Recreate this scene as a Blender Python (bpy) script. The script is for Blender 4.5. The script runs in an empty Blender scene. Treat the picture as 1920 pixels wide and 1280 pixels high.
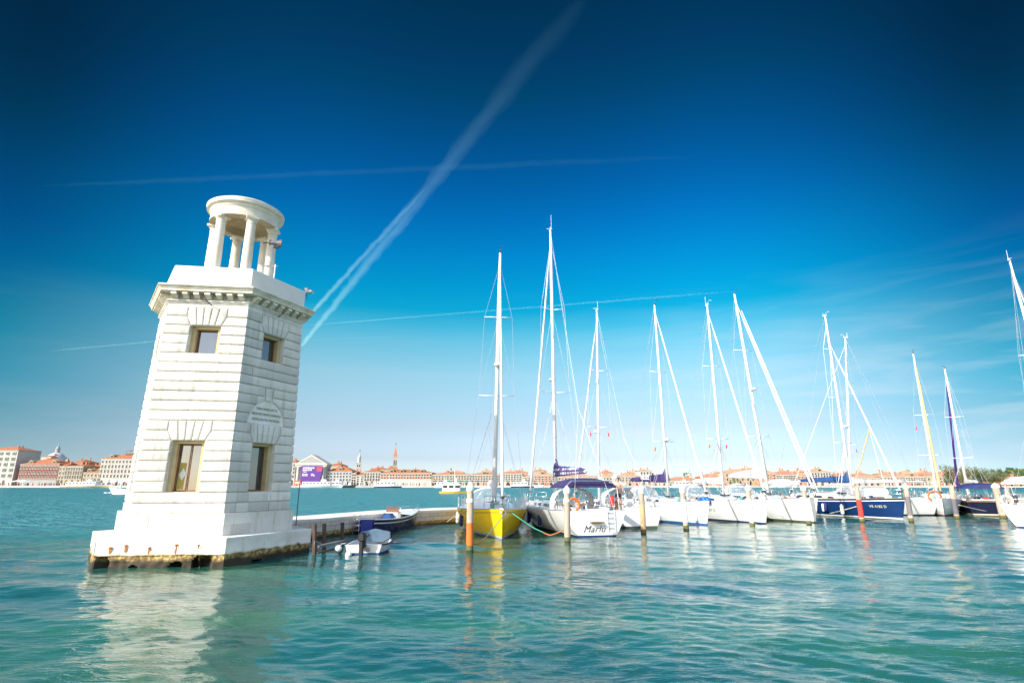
import bpy, math, random
from mathutils import Vector, Matrix
random.seed(7)
R_=math.radians
# ---------------------------------------------------------------- camera, sky, sun, exposure
F=1030.0; TH=R_(14.43); CAMZ=2.7
SUN_AZ=R_(-137.5); SUN_EL=R_(31.0)          # direction towards the sun, from the +x axis
sc=bpy.context.scene; col=sc.collection
cam_d=bpy.data.cameras.new('camera'); cam=bpy.data.objects.new('camera',cam_d); col.objects.link(cam)
cam.location=(0,0,CAMZ); cam.rotation_euler=(R_(90)+TH,0,0)
cam_d.sensor_width=36; cam_d.lens=36*F/1920; cam_d.clip_start=.1; cam_d.clip_end=200000
sc.camera=cam
sc.view_settings.view_transform='Standard'; sc.view_settings.look='None'
sc.view_settings.exposure=EXPOSURE=1.0; sc.view_settings.gamma=1
w=bpy.data.worlds.new('World'); sc.world=w; w.use_nodes=True
nt=w.node_tree; nt.nodes.clear()
def N(t,kind,**kw):
    n=t.nodes.new(kind)
    for k,v in kw.items():
        if k in n.inputs.keys(): n.inputs[k].default_value=v
        else: setattr(n,k,v)
    return n
sky=N(nt,'ShaderNodeTexSky',sky_type='NISHITA',sun_disc=False)
sky.sun_elevation=SUN_EL
sky.sun_rotation=R_(90)-SUN_AZ
sky.altitude=0; sky.air_density=1.0; sky.dust_density=1.2; sky.ozone_density=1.0
tc=N(nt,'ShaderNodeTexCoord'); sep=N(nt,'ShaderNodeSeparateXYZ')
nt.links.new(tc.outputs['Generated'],sep.inputs[0])
# tint of the deep blue, polarised-looking sky, by height: in its bright middle and towards the sides
SKY_MID=[(0.006,(1.25,1.45,1.95)),(0.041,(0.723,0.829,1.179)),(0.096,(0.694,0.724,0.825)),(0.189,(0.644,0.88,0.84)),(0.245,(0.376,0.898,0.859)),(0.273,(0.157,0.839,0.858)),(0.3,(0.014,0.742,0.832)),(0.336,(0.004,0.684,0.863)),(0.389,(0.003,0.58,0.878)),(0.456,(0.003,0.429,0.797)),(0.51,(0.003,0.338,0.651)),(0.561,(0.003,0.273,0.513)),(0.621,(0.003,0.211,0.348)),(0.662,(0.004,0.17,0.289)),(0.715,(0.004,0.138,0.225))]
SKY_SIDE=[(0.005,(0.76,1.103,1.574)),(0.031,(0.381,0.603,0.924)),(0.059,(0.267,0.455,0.625)),(0.101,(0.15,0.392,0.493)),(0.144,(0.054,0.382,0.463)),(0.2,(0.004,0.352,0.419)),(0.242,(0.003,0.306,0.397)),(0.296,(0.002,0.223,0.387)),(0.349,(0.002,0.164,0.341)),(0.412,(0.002,0.138,0.249)),(0.471,(0.002,0.102,0.164)),(0.526,(0.003,0.078,0.128)),(0.576,(0.003,0.067,0.11))]
def tint_ramp(T):
    ramp=N(nt,'ShaderNodeValToRGB'); cr=ramp.color_ramp; cr.interpolation='LINEAR'
    while len(cr.elements)>1: cr.elements.remove(cr.elements[-1])
    for i,(p,c) in enumerate(T):
        e=cr.elements[0] if i==0 else cr.elements.new(p)
        e.position=p; e.color=(c[0]/4,c[1]/4,c[2]/4,1)
    nt.links.new(sep.outputs['Z'],ramp.inputs[0]); return ramp
rm_,rs_=tint_ramp(SKY_MID),tint_ramp(SKY_SIDE)
ab=N(nt,'ShaderNodeMath',operation='ABSOLUTE'); nt.links.new(sep.outputs['X'],ab.inputs[0])
my=N(nt,'ShaderNodeMath',operation='MAXIMUM'); my.inputs[1].default_value=.05; nt.links.new(sep.outputs['Y'],my.inputs[0])
dv=N(nt,'ShaderNodeMath',operation='DIVIDE'); nt.links.new(ab.outputs[0],dv.inputs[0]); nt.links.new(my.outputs[0],dv.inputs[1])
sd_=N(nt,'ShaderNodeMapRange',interpolation_type='SMOOTHSTEP'); sd_.inputs[1].default_value=.30; sd_.inputs[2].default_value=1.08; nt.links.new(dv.outputs[0],sd_.inputs[0])
mxr=N(nt,'ShaderNodeMix',data_type='RGBA'); nt.links.new(sd_.outputs[0],mxr.inputs[0]); nt.links.new(rm_.outputs[0],mxr.inputs[6]); nt.links.new(rs_.outputs[0],mxr.inputs[7])
sc4=N(nt,'ShaderNodeVectorMath',operation='SCALE'); sc4.inputs[3].default_value=4.0; nt.links.new(mxr.outputs[2],sc4.inputs[0])
# the tint belongs to the part of the sky away from the sun; behind the camera the sky is boosted as added fill light for shaded faces
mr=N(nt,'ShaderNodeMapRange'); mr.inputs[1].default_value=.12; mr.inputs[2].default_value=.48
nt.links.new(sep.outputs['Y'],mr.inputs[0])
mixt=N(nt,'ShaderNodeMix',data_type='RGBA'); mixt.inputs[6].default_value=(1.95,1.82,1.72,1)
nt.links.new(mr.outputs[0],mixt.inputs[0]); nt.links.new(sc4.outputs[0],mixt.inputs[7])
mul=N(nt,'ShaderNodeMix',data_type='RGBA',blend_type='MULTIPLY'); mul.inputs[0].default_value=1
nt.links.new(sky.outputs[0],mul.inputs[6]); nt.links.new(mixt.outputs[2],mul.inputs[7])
# thin high cirrus, low over the right-hand shore
mp=N(nt,'ShaderNodeMapping'); mp.inputs['Scale'].default_value=(2.2,2.2,16); mp.inputs['Rotation'].default_value=(0,R_(9),0)
nt.links.new(tc.outputs['Generated'],mp.inputs[0])
nz=N(nt,'ShaderNodeTexNoise',Scale=1.9,Detail=6,Roughness=.55,Distortion=.5); nt.links.new(mp.outputs[0],nz.inputs[0])
m2=N(nt,'ShaderNodeMapRange'); m2.inputs[1].default_value=.46; m2.inputs[2].default_value=.8; nt.links.new(nz.outputs[0],m2.inputs[0])
m3=N(nt,'ShaderNodeMapRange',interpolation_type='SMOOTHSTEP'); m3.inputs[1].default_value=.36; m3.inputs[2].default_value=.08; nt.links.new(sep.outputs['Z'],m3.inputs[0])
mm=N(nt,'ShaderNodeMath',operation='MULTIPLY'); nt.links.new(m2.outputs[0],mm.inputs[0]); nt.links.new(m3.outputs[0],mm.inputs[1])
m6=N(nt,'ShaderNodeMapRange',interpolation_type='SMOOTHSTEP'); m6.inputs[1].default_value=-.08; m6.inputs[2].default_value=.38; m6.inputs[3].default_value=.06; m6.inputs[4].default_value=.5; nt.links.new(sep.outputs['X'],m6.inputs[0])
m4=N(nt,'ShaderNodeMath',operation='MULTIPLY'); nt.links.new(m6.outputs[0],m4.inputs[1]); nt.links.new(mm.outputs[0],m4.inputs[0])
cl=N(nt,'ShaderNodeMix',data_type='RGBA'); cl.inputs[7].default_value=(4.2,4.6,5.0,1)
nt.links.new(m4.outputs[0],cl.inputs[0]); nt.links.new(mul.outputs[2],cl.inputs[6])
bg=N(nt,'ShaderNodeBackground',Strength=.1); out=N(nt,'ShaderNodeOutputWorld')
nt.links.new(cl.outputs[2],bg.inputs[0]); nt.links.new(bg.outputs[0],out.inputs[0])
sd=bpy.data.lights.new('sun','SUN'); sd.energy=3.5; sd.angle=R_(.5); sd.color=(1,.955,.88)
so=bpy.data.objects.new('sun',sd); col.objects.link(so)
sdir=Vector((math.cos(SUN_AZ)*math.cos(SUN_EL),math.sin(SUN_AZ)*math.cos(SUN_EL),math.sin(SUN_EL)))
so.rotation_euler=sdir.to_track_quat('Z','Y').to_euler()

# ---------------------------------------------------------------- helpers
def ray(x,y):
    a=(x-960)/F;b=(y-640)/F
    return (a, math.cos(TH)+b*math.sin(TH), math.sin(TH)-b*math.cos(TH))
def Pz(x,y,z=0):      # point at height z seen in that direction
    r=ray(x,y);k=(z-CAMZ)/r[2];return Vector((r[0]*k,r[1]*k,z))
def Py(x,y,Y):        # point at forward distance Y
    r=ray(x,y);k=Y/r[1];return Vector((r[0]*k,Y,CAMZ+r[2]*k))
def tag(o,label=None,cat=None,group=None,kind=None):
    if label:o['label']=label
    if cat:o['category']=cat
    if group:o['group']=group
    if kind:o['kind']=kind
    return o
def thing(name,label,cat,loc=(0,0,0),rz=0,group=None):
    o=bpy.data.objects.new(name,None); o.empty_display_size=.2; col.objects.link(o)
    o.location=loc;o.rotation_euler=(0,0,rz)
    return tag(o,label,cat,group)
def w2l(root,P):
    m=Matrix.Translation(root.location)@root.rotation_euler.to_matrix().to_4x4()
    return m.inverted()@Vector(P)
class MB:
    def __init__(s): s.v=[];s.f=[];s.m=[]
    def add(s,vs,fs,mi=0):
        n=len(s.v); s.v+= [tuple(p) for p in vs]; s.f+=[tuple(i+n for i in f) for f in fs]; s.m+=[mi]*len(fs); return s
    def box(s,x0,x1,y0,y1,z0,z1,mi=0):
        return s.add([(x0,y0,z0),(x1,y0,z0),(x1,y1,z0),(x0,y1,z0),(x0,y0,z1),(x1,y0,z1),(x1,y1,z1),(x0,y1,z1)],
          [(0,3,2,1),(4,5,6,7),(0,1,5,4),(1,2,6,5),(2,3,7,6),(3,0,4,7)],mi)
    def bbox(s,x0,x1,y0,y1,z0,z1,b=.02,mi=0):      # bevelled box
        rings=[]
        for z,i in ((z0,b),(z0+b,0),(z1-b,0),(z1,b)):
            rings.append([(x0+i+b,y0+i,z),(x1-i-b,y0+i,z),(x1-i,y0+i+b,z),(x1-i,y1-i-b,z),(x1-i-b,y1-i,z),(x0+i+b,y1-i,z),(x0+i,y1-i-b,z),(x0+i,y0+i+b,z)])
        return s.loft(rings,True,True,True,mi)
    def loft(s,rings,closed=True,cap0=False,cap1=False,mi=0):
        n=len(rings[0]); vs=[p for r in rings for p in r]; fs=[]
        for i in range(len(rings)-1):
            for j in range(n if closed else n-1):
                a=i*n+j;b=i*n+(j+1)%n
                fs.append((a,b,b+n,a+n))
        if cap0: fs.append(tuple(range(n-1,-1,-1)))
        if cap1: fs.append(tuple(range((len(rings)-1)*n,len(rings)*n)))
        return s.add(vs,fs,mi)
    def tube(s,path,r,n=8,cap=True,mi=0,closed=False):
        P=[Vector(p) for p in path]; rs=r if isinstance(r,(list,tuple)) else [r]*len(P)
        rings=[];up=None
        for i,p in enumerate(P):
            if closed: t=(P[(i+1)%len(P)]-P[i-1])
            else: t=(P[min(i+1,len(P)-1)]-P[max(i-1,0)])
            t.normalize()
            if up is None: up=t.orthogonal().normalized()
            up=(up-t*up.dot(t)); up=up.normalized() if up.length>1e-6 else t.orthogonal().normalized()
            sd_=t.cross(up)
            rings.append([tuple(p+(up*math.cos(2*math.pi*k/n)+sd_*math.sin(2*math.pi*k/n))*rs[i]) for k in range(n)])
        if closed: rings.append(rings[0]); cap=False
        return s.loft(rings,True,cap,cap,mi)
    def lathe(s,prof,c=(0,0,0),n=24,mi=0,cap=True):
        rings=[[(c[0]+r*math.cos(2*math.pi*k/n),c[1]+r*math.sin(2*math.pi*k/n),c[2]+z) for k in range(n)] for r,z in prof]
        return s.loft(rings,True,cap,cap,mi)
    def sphere(s,c,r,n=12,mi=0,sc=(1,1,1)):
        rings=[]
        for i in range(1,n):
            a=math.pi*i/n-math.pi/2
            rings.append([(c[0]+sc[0]*r*math.cos(a)*math.cos(2*math.pi*k/(2*n)),c[1]+sc[1]*r*math.cos(a)*math.sin(2*math.pi*k/(2*n)),c[2]+sc[2]*r*math.sin(a)) for k in range(2*n)])
        return s.loft(rings,True,True,True,mi)
    def prism(s,poly,z0,z1,mi=0):
        return s.loft([[(x,y,z0) for x,y in poly],[(x,y,z1) for x,y in poly]],True,True,True,mi)
def part(name,mb,mat,parent=None,label=None,smooth=False,auto=None):
    me=bpy.data.meshes.new(name); me.from_pydata(mb.v,[],mb.f)
    mats=mat if isinstance(mat,(list,tuple)) else [mat]
    for m in mats: me.materials.append(m)
    if len(mats)>1: me.polygons.foreach_set('material_index',mb.m)
    if smooth or auto:
        me.polygons.foreach_set('use_smooth',[True]*len(me.polygons))
        if auto:
            me.update(); me.set_sharp_from_angle(angle=R_(auto))
    me.validate(); me.update()
    o=bpy.data.objects.new(name,me); col.objects.link(o)
    if parent: o.parent=parent
    if label:o['label']=label
    return o
def copy_tree(o,parent=None):
    c=o.copy(); col.objects.link(c)
    if parent:c.parent=parent
    for ch in list(o.children): copy_tree(ch,c)
    return c
# ---------------------------------------------------------------- materials
def mat(name,c,rough=.5,var=.12,scale=3.,bump=0,bscale=20,metal=0,spec=.5,c2=None,coat=0,stretch=(1,1,1),coords='Object'):
    m=bpy.data.materials.new(name); m.use_nodes=True; t=m.node_tree; b=t.nodes['Principled BSDF']
    b.inputs['Roughness'].default_value=rough; b.inputs['Metallic'].default_value=metal
    b.inputs['Specular IOR Level'].default_value=spec; b.inputs['Coat Weight'].default_value=coat
    tc=N(t,'ShaderNodeTexCoord'); mp=N(t,'ShaderNodeMapping'); mp.inputs['Scale'].default_value=stretch
    t.links.new(tc.outputs[coords],mp.inputs[0])
    nz=N(t,'ShaderNodeTexNoise',Scale=scale,Detail=6,Roughness=.6); t.links.new(mp.outputs[0],nz.inputs[0])
    mx=N(t,'ShaderNodeMix',data_type='RGBA')
    d=c2 if c2 else tuple(x*(1-var*2.2) for x in c)
    mx.inputs[6].default_value=(*c,1); mx.inputs[7].default_value=(*d,1)
    r=N(t,'ShaderNodeMapRange'); r.inputs[1].default_value=.38; r.inputs[2].default_value=.72
    t.links.new(nz.outputs[0],r.inputs[0]); t.links.new(r.outputs[0],mx.inputs[0]); t.links.new(mx.outputs[2],b.inputs['Base Color'])
    if bump:
        n2=N(t,'ShaderNodeTexNoise',Scale=bscale,Detail=5); t.links.new(mp.outputs[0],n2.inputs[0])
        bp=N(t,'ShaderNodeBump',Strength=bump,Distance=.02); t.links.new(n2.outputs[0],bp.inputs['Height']); t.links.new(bp.outputs[0],b.inputs['Normal'])
    m['b']=1
    return m
M={}
M['stone']=mat('white_limestone',(.80,.78,.72),.75,.06,1.3,.25,14,c2=(.66,.63,.56))
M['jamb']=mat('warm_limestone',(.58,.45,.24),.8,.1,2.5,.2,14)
M['plaster']=mat('lime_plaster',(.72,.70,.64),.85,.05,1.6,.15,9)
M['cup']=mat('weathered_limestone',(.71,.67,.58),.8,.1,2.2,.2,12,c2=(.58,.51,.38)); M['soffit']=mat('tan_soffit',(.50,.40,.25),.85,.2,2,.3,10,c2=(.36,.27,.15))  # lantern underside: darker tan than the column stone, blotched at random
M['wood']=mat('brown_painted_wood',(.22,.10,.05),.5,.2,6)
M['dark']=mat('dark_metal',(.05,.05,.055),.5,.2,6)
M['white']=mat('white_gelcoat',(.74,.74,.72),.22,.03,.9,coat=.3)
M['deck']=mat('offwhite_nonskid_deck',(.58,.57,.54),.6,.06,3)
M['alu']=mat('white_painted_aluminium',(.70,.70,.70),.3,.03,2)
M['steel']=mat('stainless_steel',(.62,.63,.64),.25,.05,4,metal=.9)
M['wire']=mat('steel_wire',(.55,.56,.58),.35,.05,4,metal=.6)
M['glass']=mat('dark_boat_window',(.02,.025,.035),.08,.1,2,spec=.8)
M['canvas_w']=mat('white_sailcloth',(.70,.70,.68),.7,.06,3,.3,8)
M['canvas_p']=mat('violet_canvas',(.042,.03,.13),.75,.15,3,.3,9)
M['canvas_b']=mat('blue_canvas',(.010,.06,.20),.75,.12,3,.3,9)
M['canvas_n']=mat('navy_canvas',(.012,.022,.12),.75,.12,3,.3,9)
M['canvas_g']=mat('grey_canvas',(.36,.38,.42),.8,.12,3,.3,9)
M['teak']=mat('teak',(.30,.17,.08),.6,.2,5,stretch=(1,8,1))
M['orange']=mat('orange_plastic',(.80,.14,.02),.4,.05,2)
M['red']=mat('red_cloth',(.65,.03,.03),.7,.1,3)
M['rope']=mat('pale_rope',(.55,.50,.42),.9,.15,30)
M['rope_g']=mat('green_rope',(.05,.38,.28),.9,.15,30)
M['rope_o']=mat('orange_rope',(.50,.15,.05),.9,.2,20)
M['skin']=mat('sun_tanned_skin',(.55,.30,.20),.55,.06,4)
M['hair']=mat('dark_hair',(.06,.035,.02),.6,.1,10)
M['rust']=mat('rust',(.42,.17,.03),.9,.3,18,c2=(.25,.08,.02))
M['text']=mat('black_lettering',(.05,.05,.055),.7,.05,5)
M['wtext']=mat('white_lettering',(.8,.8,.8),.6,.02,5)
M['gtext']=mat('cream_lettering',(.62,.56,.38),.6,.02,5)
M['rubber']=mat('black_rubber',(.02,.02,.022),.5,.2,6)
def text_mesh(name,body,size,mat_,parent,mtx,shear=0,align='CENTER',ext=.004,spacing=1.0,lsp=1.0,label=None,bold=0):
    cu=bpy.data.curves.new(name,'FONT'); cu.body=body; cu.size=size; cu.align_x=align; cu.align_y='CENTER'
    cu.shear=shear; cu.extrude=ext; cu.space_character=spacing; cu.space_line=lsp; cu.offset=bold
    o=bpy.data.objects.new(name,cu); col.objects.link(o)
    dg=bpy.context.evaluated_depsgraph_get(); me=bpy.data.meshes.new_from_object(o.evaluated_get(dg))
    bpy.data.objects.remove(o); bpy.data.curves.remove(cu)
    me.name=name; me.transform(mtx); me.materials.clear(); me.materials.append(mat_)
    o=bpy.data.objects.new(name,me); col.objects.link(o)
    if parent:o.parent=parent
    if label:o['label']=label
    return o
def frame_mtx(origin,xa,ya):     # text plane: x along xa, y along ya
    xa=Vector(xa).normalized(); ya=Vector(ya); ya=(ya-xa*xa.dot(ya)).normalized(); za=xa.cross(ya)
    m=Matrix((xa,ya,za)).transposed().to_4x4(); m.translation=Vector(origin); return m
# ================================================================ lighthouse tower (hexagonal)
def ashlar(nm,streak=True):
    m=mat(nm,(.73,.70,.63),.78,.06,1.3,.25,14,c2=(.64,.61,.53)); t=m.node_tree; b=t.nodes['Principled BSDF']; src=b.inputs['Base Color'].links[0].from_socket
    tc=N(t,'ShaderNodeTexCoord'); mp=N(t,'ShaderNodeMapping'); mp.inputs['Scale'].default_value=(.55,.55,2.74); mp.inputs['Location'].default_value=(0,0,-4.49); t.links.new(tc.outputs['Object'],mp.inputs[0])
    vo=N(t,'ShaderNodeTexWhiteNoise'); fl=N(t,'ShaderNodeVectorMath',operation='FLOOR'); t.links.new(mp.outputs[0],fl.inputs[0]); t.links.new(fl.outputs[0],vo.inputs[0])
    r=N(t,'ShaderNodeMapRange'); r.inputs[3].default_value=.78; r.inputs[4].default_value=1.04; t.links.new(vo.outputs[0],r.inputs[0])
    sm=N(t,'ShaderNodeVectorMath',operation='SCALE'); t.links.new(src,sm.inputs[0]); t.links.new(r.outputs[0],sm.inputs[3])
    m2=N(t,'ShaderNodeMapping'); m2.inputs['Scale'].default_value=(3.2,3.2,.28); t.links.new(tc.outputs['Object'],m2.inputs[0])
    n=N(t,'ShaderNodeTexNoise',Scale=1.6,Detail=7,Roughness=.65); t.links.new(m2.outputs[0],n.inputs[0])
    r2=N(t,'ShaderNodeMapRange'); r2.inputs[1].default_value=.53; r2.inputs[2].default_value=.80; r2.inputs[4].default_value=.8; t.links.new(n.outputs[0],r2.inputs[0])
    mx=N(t,'ShaderNodeMix',data_type='RGBA'); mx.inputs[7].default_value=(.27,.24,.18,1); t.links.new(r2.outputs[0],mx.inputs[0]); t.links.new(sm.outputs[0],mx.inputs[6])
    n4=N(t,'ShaderNodeTexNoise',Scale=26,Detail=3); t.links.new(tc.outputs['Object'],n4.inputs[0]); r4=N(t,'ShaderNodeMapRange'); r4.inputs[1].default_value=.62; r4.inputs[2].default_value=.72; r4.inputs[4].default_value=.75; t.links.new(n4.outputs[0],r4.inputs[0])
    mx2=N(t,'ShaderNodeMix',data_type='RGBA'); mx2.inputs[7].default_value=(.36,.34,.30,1); t.links.new(r4.outputs[0],mx2.inputs[0]); t.links.new(mx.outputs[2],mx2.inputs[6]); t.links.new(mx2.outputs[2],b.inputs['Base Color'])
    return m
M['ashlar']=ashlar('rusticated_istrian_stone')
TC=Vector((-12.195,22.98,0)); TPHI=R_(7.64)
tower=thing('stone_lighthouse','white rusticated stone lighthouse tower with round columned lantern, standing in the water','lighthouse',TC,TPHI)
T30=math.tan(R_(30)); C30=math.cos(R_(30))
ROW=.366; Z0=1.64
def zr(i): return Z0+ROW*i
def sS(z): return (3.06-.19*(z-Z0)/7.7)/3.0
def FP(n,u,d,z,s=None):        # face point: n = face normal angle (deg), u along the face, d outwards
    k=sS(z) if s is None else s
    a=R_(n); ap=3.0*C30+d
    return ((ap*math.cos(a)-u*math.sin(a))*k,(ap*math.sin(a)+u*math.cos(a))*k,z)
def inset(poly,offs):
    n=len(poly);L=[]
    for i in range(n):
        (x0,y0),(x1,y1)=poly[i],poly[(i+1)%n]
        dx,dy=x1-x0,y1-y0;l=math.hypot(dx,dy) or 1e-9
        nx,ny=-dy/l,dx/l
        L.append((x0+nx*offs[i],y0+ny*offs[i],dx/l,dy/l))
    out=[]
    for i in range(n):
        x0,y0,dx0,dy0=L[i-1];x1,y1,dx1,dy1=L[i]
        den=dx0*dy1-dy0*dx1
        if abs(den)<1e-4: out.append((x1,y1));continue
        t=((x1-x0)*dy1-(y1-y0)*dx1)/den
        out.append((x0+dx0*t,y0+dy0*t))
    return out
def block(mb,n,poly,hw=1.5,depth=.075,s=None,prof=None,ap=None):
    N_=len(poly)
    cor=[abs(abs(poly[i][0])-hw)<1e-6 and abs(poly[(i+1)%N_][0]-poly[i][0])<1e-6 for i in range(N_)]
    rings=[]
    for ins,dd in (prof or ((.010,-.01),(.012,.036),(.030,.060),(.060,.074))):
        q=inset(poly,[0 if cor[i] else ins for i in range(N_)])
        r=[]
        for i,(u,z) in enumerate(q):
            if cor[i] or cor[i-1]: u=math.copysign(hw+dd*T30,u)
            r.append(FP(n,u,dd,z,s) if ap is None else ap(n,u,dd,z))
        rings.append(r)
    mb.loft(rings,True,False,True)
def side_rows(mb,n,i0,i1,ul):
    for i in range(i0,i1):
        for sg in (-1,1):
            a,b=sorted((sg*1.5,sg*ul))
            block(mb,n,[(a,zr(i)),(b,zr(i)),(b,zr(i+1)),(a,zr(i+1))])
def full_row(mb,n,i,joints=()):
    xs=[-1.5]+list(joints)+[1.5]
    for a,b in zip(xs,xs[1:]): block(mb,n,[(a,zr(i)),(b,zr(i)),(b,zr(i+1)),(a,zr(i+1))])
def fan(mb,n,i,hb=.57,ht=.76):
    zb,zm,zt=zr(i),zr(i+1),zr(i+2)
    for sg in (-1,1):      # side courses shaped to the fan
        p=[(sg*1.5,zb),(sg*hb,zb),(sg*ht,zm),(sg*1.5,zm)]
        q=[(sg*1.5,zm),(sg*ht,zm),(sg*ht,zt),(sg*1.5,zt)]
        for P in (p,q): block(mb,n,P if sg<0 else P[::-1])
    k=5
    for j in range(k):
        b0=-hb+2*hb*j/k;b1=-hb+2*hb*(j+1)/k;t0=-ht+2*ht*j/k;t1=-ht+2*ht*(j+1)/k
        P=[(b0,zb),(b1,zb)]
        if j==k-1:P+=[(ht,zm)]
        P+=[(t1,zt),(t0,zt)]
        if j==0:P+=[(-ht,zm)]
        block(mb,n,P)
wall=MB(); lun=MB()
LZ=zr(9); AR=.92; RO=.925
for fi,n in enumerate((-90,-30,30,90,150,210)):
    arch=(n==-30)
    holes=[(-.57,.57,zr(2),zr(7)),(-.57,.57,zr(16),zr(19))]
    # core plane with openings
    zs=[Z0,zr(2),zr(7),zr(16),zr(19),zr(21)+.3]
    for a,b in zip(zs,zs[1:]):
        spans=[(-1.5,-.57),(.57,1.5)] if (a,b) in ((zr(2),zr(7)),(zr(16),zr(19))) else [(-1.5,1.5)]
        for u0,u1 in spans: wall.add([FP(n,u0,0,a),FP(n,u1,0,a),FP(n,u1,0,b),FP(n,u0,0,b)],[(0,1,2,3)])
    for (u0,u1,a,b) in holes:
        q=[(u0,a),(u1,a),(u1,b),(u0,b)]
        wall.loft([[FP(n,u,0,z) for u,z in q],[FP(n,u,-.16,z) for u,z in q]])
    rng=random.Random(fi+3)
    for i in (0,1): full_row(wall,n,i,() if n==-90 else (rng.uniform(.3,1),))
    side_rows(wall,n,2,7,.57); fan(wall,n,7)
    for i in range(9,16):
        if arch and i<13:
            zb,zt=zr(i),zr(i+1)
            def ub(z):
                d=RO*RO-(z-LZ)**2
                return max(math.sqrt(d) if d>0 else 0,.215)
            ar=[(ub(zb+(zt-zb)*k/4),zb+(zt-zb)*k/4) for k in range(5)]
            block(wall,n,[(-1.5,zb)]+[(-u,z) for u,z in ar]+[(-1.5,zt)])
            block(wall,n,[(1.5,zt)]+[(u,z) for u,z in ar[::-1]]+[(1.5,zb)])
        else:
            j=[]
            if n!=-90 and rng.random()<.35: j=[rng.uniform(-1.1,1.1)]
            full_row(wall,n,i,j)
    if arch:
        A=[]
        for a0,a1 in zip(A,A[1:]):
            for sg in (1,-1):
                pts=[]
                for k in range(5):
                    a=R_(a0+(a1-a0)*k/4); pts.append((sg*AR*math.cos(a),LZ+AR*math.sin(a)))
                for k in range(4,-1,-1):
                    a=R_(a0+(a1-a0)*k/4); r=RO
                    pts.append((sg*r*math.cos(a),LZ+r*math.sin(a)))
                # counter-clockwise order
                area=sum(pts[i][0]*pts[(i+1)%len(pts)][1]-pts[(i+1)%len(pts)][0]*pts[i][1] for i in range(len(pts)))
                block(wall,n,pts if area>0 else pts[::-1],prof=((.004,-.01),(.005,.045),(.016,.062),(.03,.072)))
        block(wall,n,[(-.135,LZ+.91),(.135,LZ+.91),(.21,zr(13)),(-.21,zr(13))])
        # smooth tympanum panel
        pts=[(AR*math.cos(R_(a)),LZ+.01+AR*math.sin(R_(a))) for a in range(0,181,9)]
        lun.add([FP(n,u,.006,z) for u,z in pts],[tuple(range(len(pts)))])
    side_rows(wall,n,16,19,.57); fan(wall,n,19)
wall_o=part('wall',wall,M['ashlar'],tower,auto=28)
M['lun']=mat('stained_marble',(.80,.81,.78),.7,.2,1.6,.1,10,c2=(.66,.60,.44))
part('inscription_panel',lun,M['lun'],tower)
n=-30
o=Vector(FP(n,0,.02,LZ+.45)); xa=Vector(FP(n,1,.02,LZ+.45))-Vector(FP(n,0,.02,LZ+.45)); ya=Vector(FP(n,0,.02,LZ+1))-Vector(FP(n,0,.02,LZ))
for k,(tx,dz,wd) in enumerate((('TERRA MARIQ AVCTO',.60,1.08),('NEGOTIATORVM COMMODO',.39,1.46),('INDVLGENTIA FECVNDA',.18,1.40))):
    oo=Vector(FP(n,0,.008,LZ+dz))
    t_=text_mesh('inscription',tx,.125,M['text'],tower,Matrix.Identity(4),ext=.003)
    xs=[v.co.x for v in t_.data.vertices]; f_=wd/(max(xs)-min(xs))
    t_.data.transform(frame_mtx(oo,xa,ya)@Matrix.Diagonal((f_,1.1,1,1)))
# windows
def tower_window(n,z0,z1,mull):
    hb=.57; hi=.42; top=z1-.10
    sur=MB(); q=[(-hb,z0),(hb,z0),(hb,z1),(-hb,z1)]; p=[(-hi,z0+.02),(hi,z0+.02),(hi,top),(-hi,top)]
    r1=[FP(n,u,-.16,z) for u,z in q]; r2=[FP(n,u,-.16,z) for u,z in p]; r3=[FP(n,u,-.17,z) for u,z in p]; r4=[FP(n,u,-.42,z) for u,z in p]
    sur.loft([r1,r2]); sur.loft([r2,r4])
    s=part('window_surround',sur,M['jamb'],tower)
    fr=MB(); e=.055
    def bar(u0,u1,za,zb,d0=-.42,d1=-.37):
        v=[FP(n,u,d,z) for d in (d0,d1) for u,z in ((u0,za),(u1,za),(u1,zb),(u0,zb))]
        fr.add(v,[(4,5,6,7),(0,1,5,4),(1,2,6,5),(2,3,7,6),(3,0,4,7)])
    bar(-hi,-hi+e,z0+.02,top);bar(hi-e,hi,z0+.02,top);bar(-hi+e,hi-e,top-e,top,d1=-.372);bar(-hi+e,hi-e,z0+.02,z0+.02+e,d1=-.372)
    if mull: bar(-.035,.035,z0+.02+e,top-e,d1=-.374)
    part('window_frame',fr,M['wood'],s)
    g=MB(); g.add([FP(n,u,-.40,z) for u,z in p],[(0,1,2,3)])
    part('pane',g,M['pane'],s)
    return s
M['pane']=mat('old_window_glass',(.02,.04,.055),.03,.3,3,spec=1.0,bump=.02,bscale=2); M['pane'].node_tree.nodes['Principled BSDF'].inputs['IOR'].default_value=1.85
for n in (-90,-30,30,90,150,210):
    s=tower_window(n,zr(2),zr(7),n==-90); tower_window(n,zr(16),zr(19),False)
    if n==-90:
        b=MB(); b.add([FP(n,u,-.393,z) for u,z in ((-.35,zr(2)+.1),(-.12,zr(2)+.1),(-.10,zr(2)+1.05),(-.34,zr(2)+1.05))],[(0,1,2,3)])
        part('yellow_board',b,mat('faded_yellow_board',(.42,.33,.08),.8,.1),s)
        b=MB(); b.add([FP(n,u,-.388,z) for u,z in ((-.32,zr(2)+.62),(-.2,zr(2)+.42),(-.07,zr(2)+.66),(-.19,zr(2)+.86))],[(0,1,2,3)])
        part('paper_sheet',b,M['canvas_w'],s)
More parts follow.
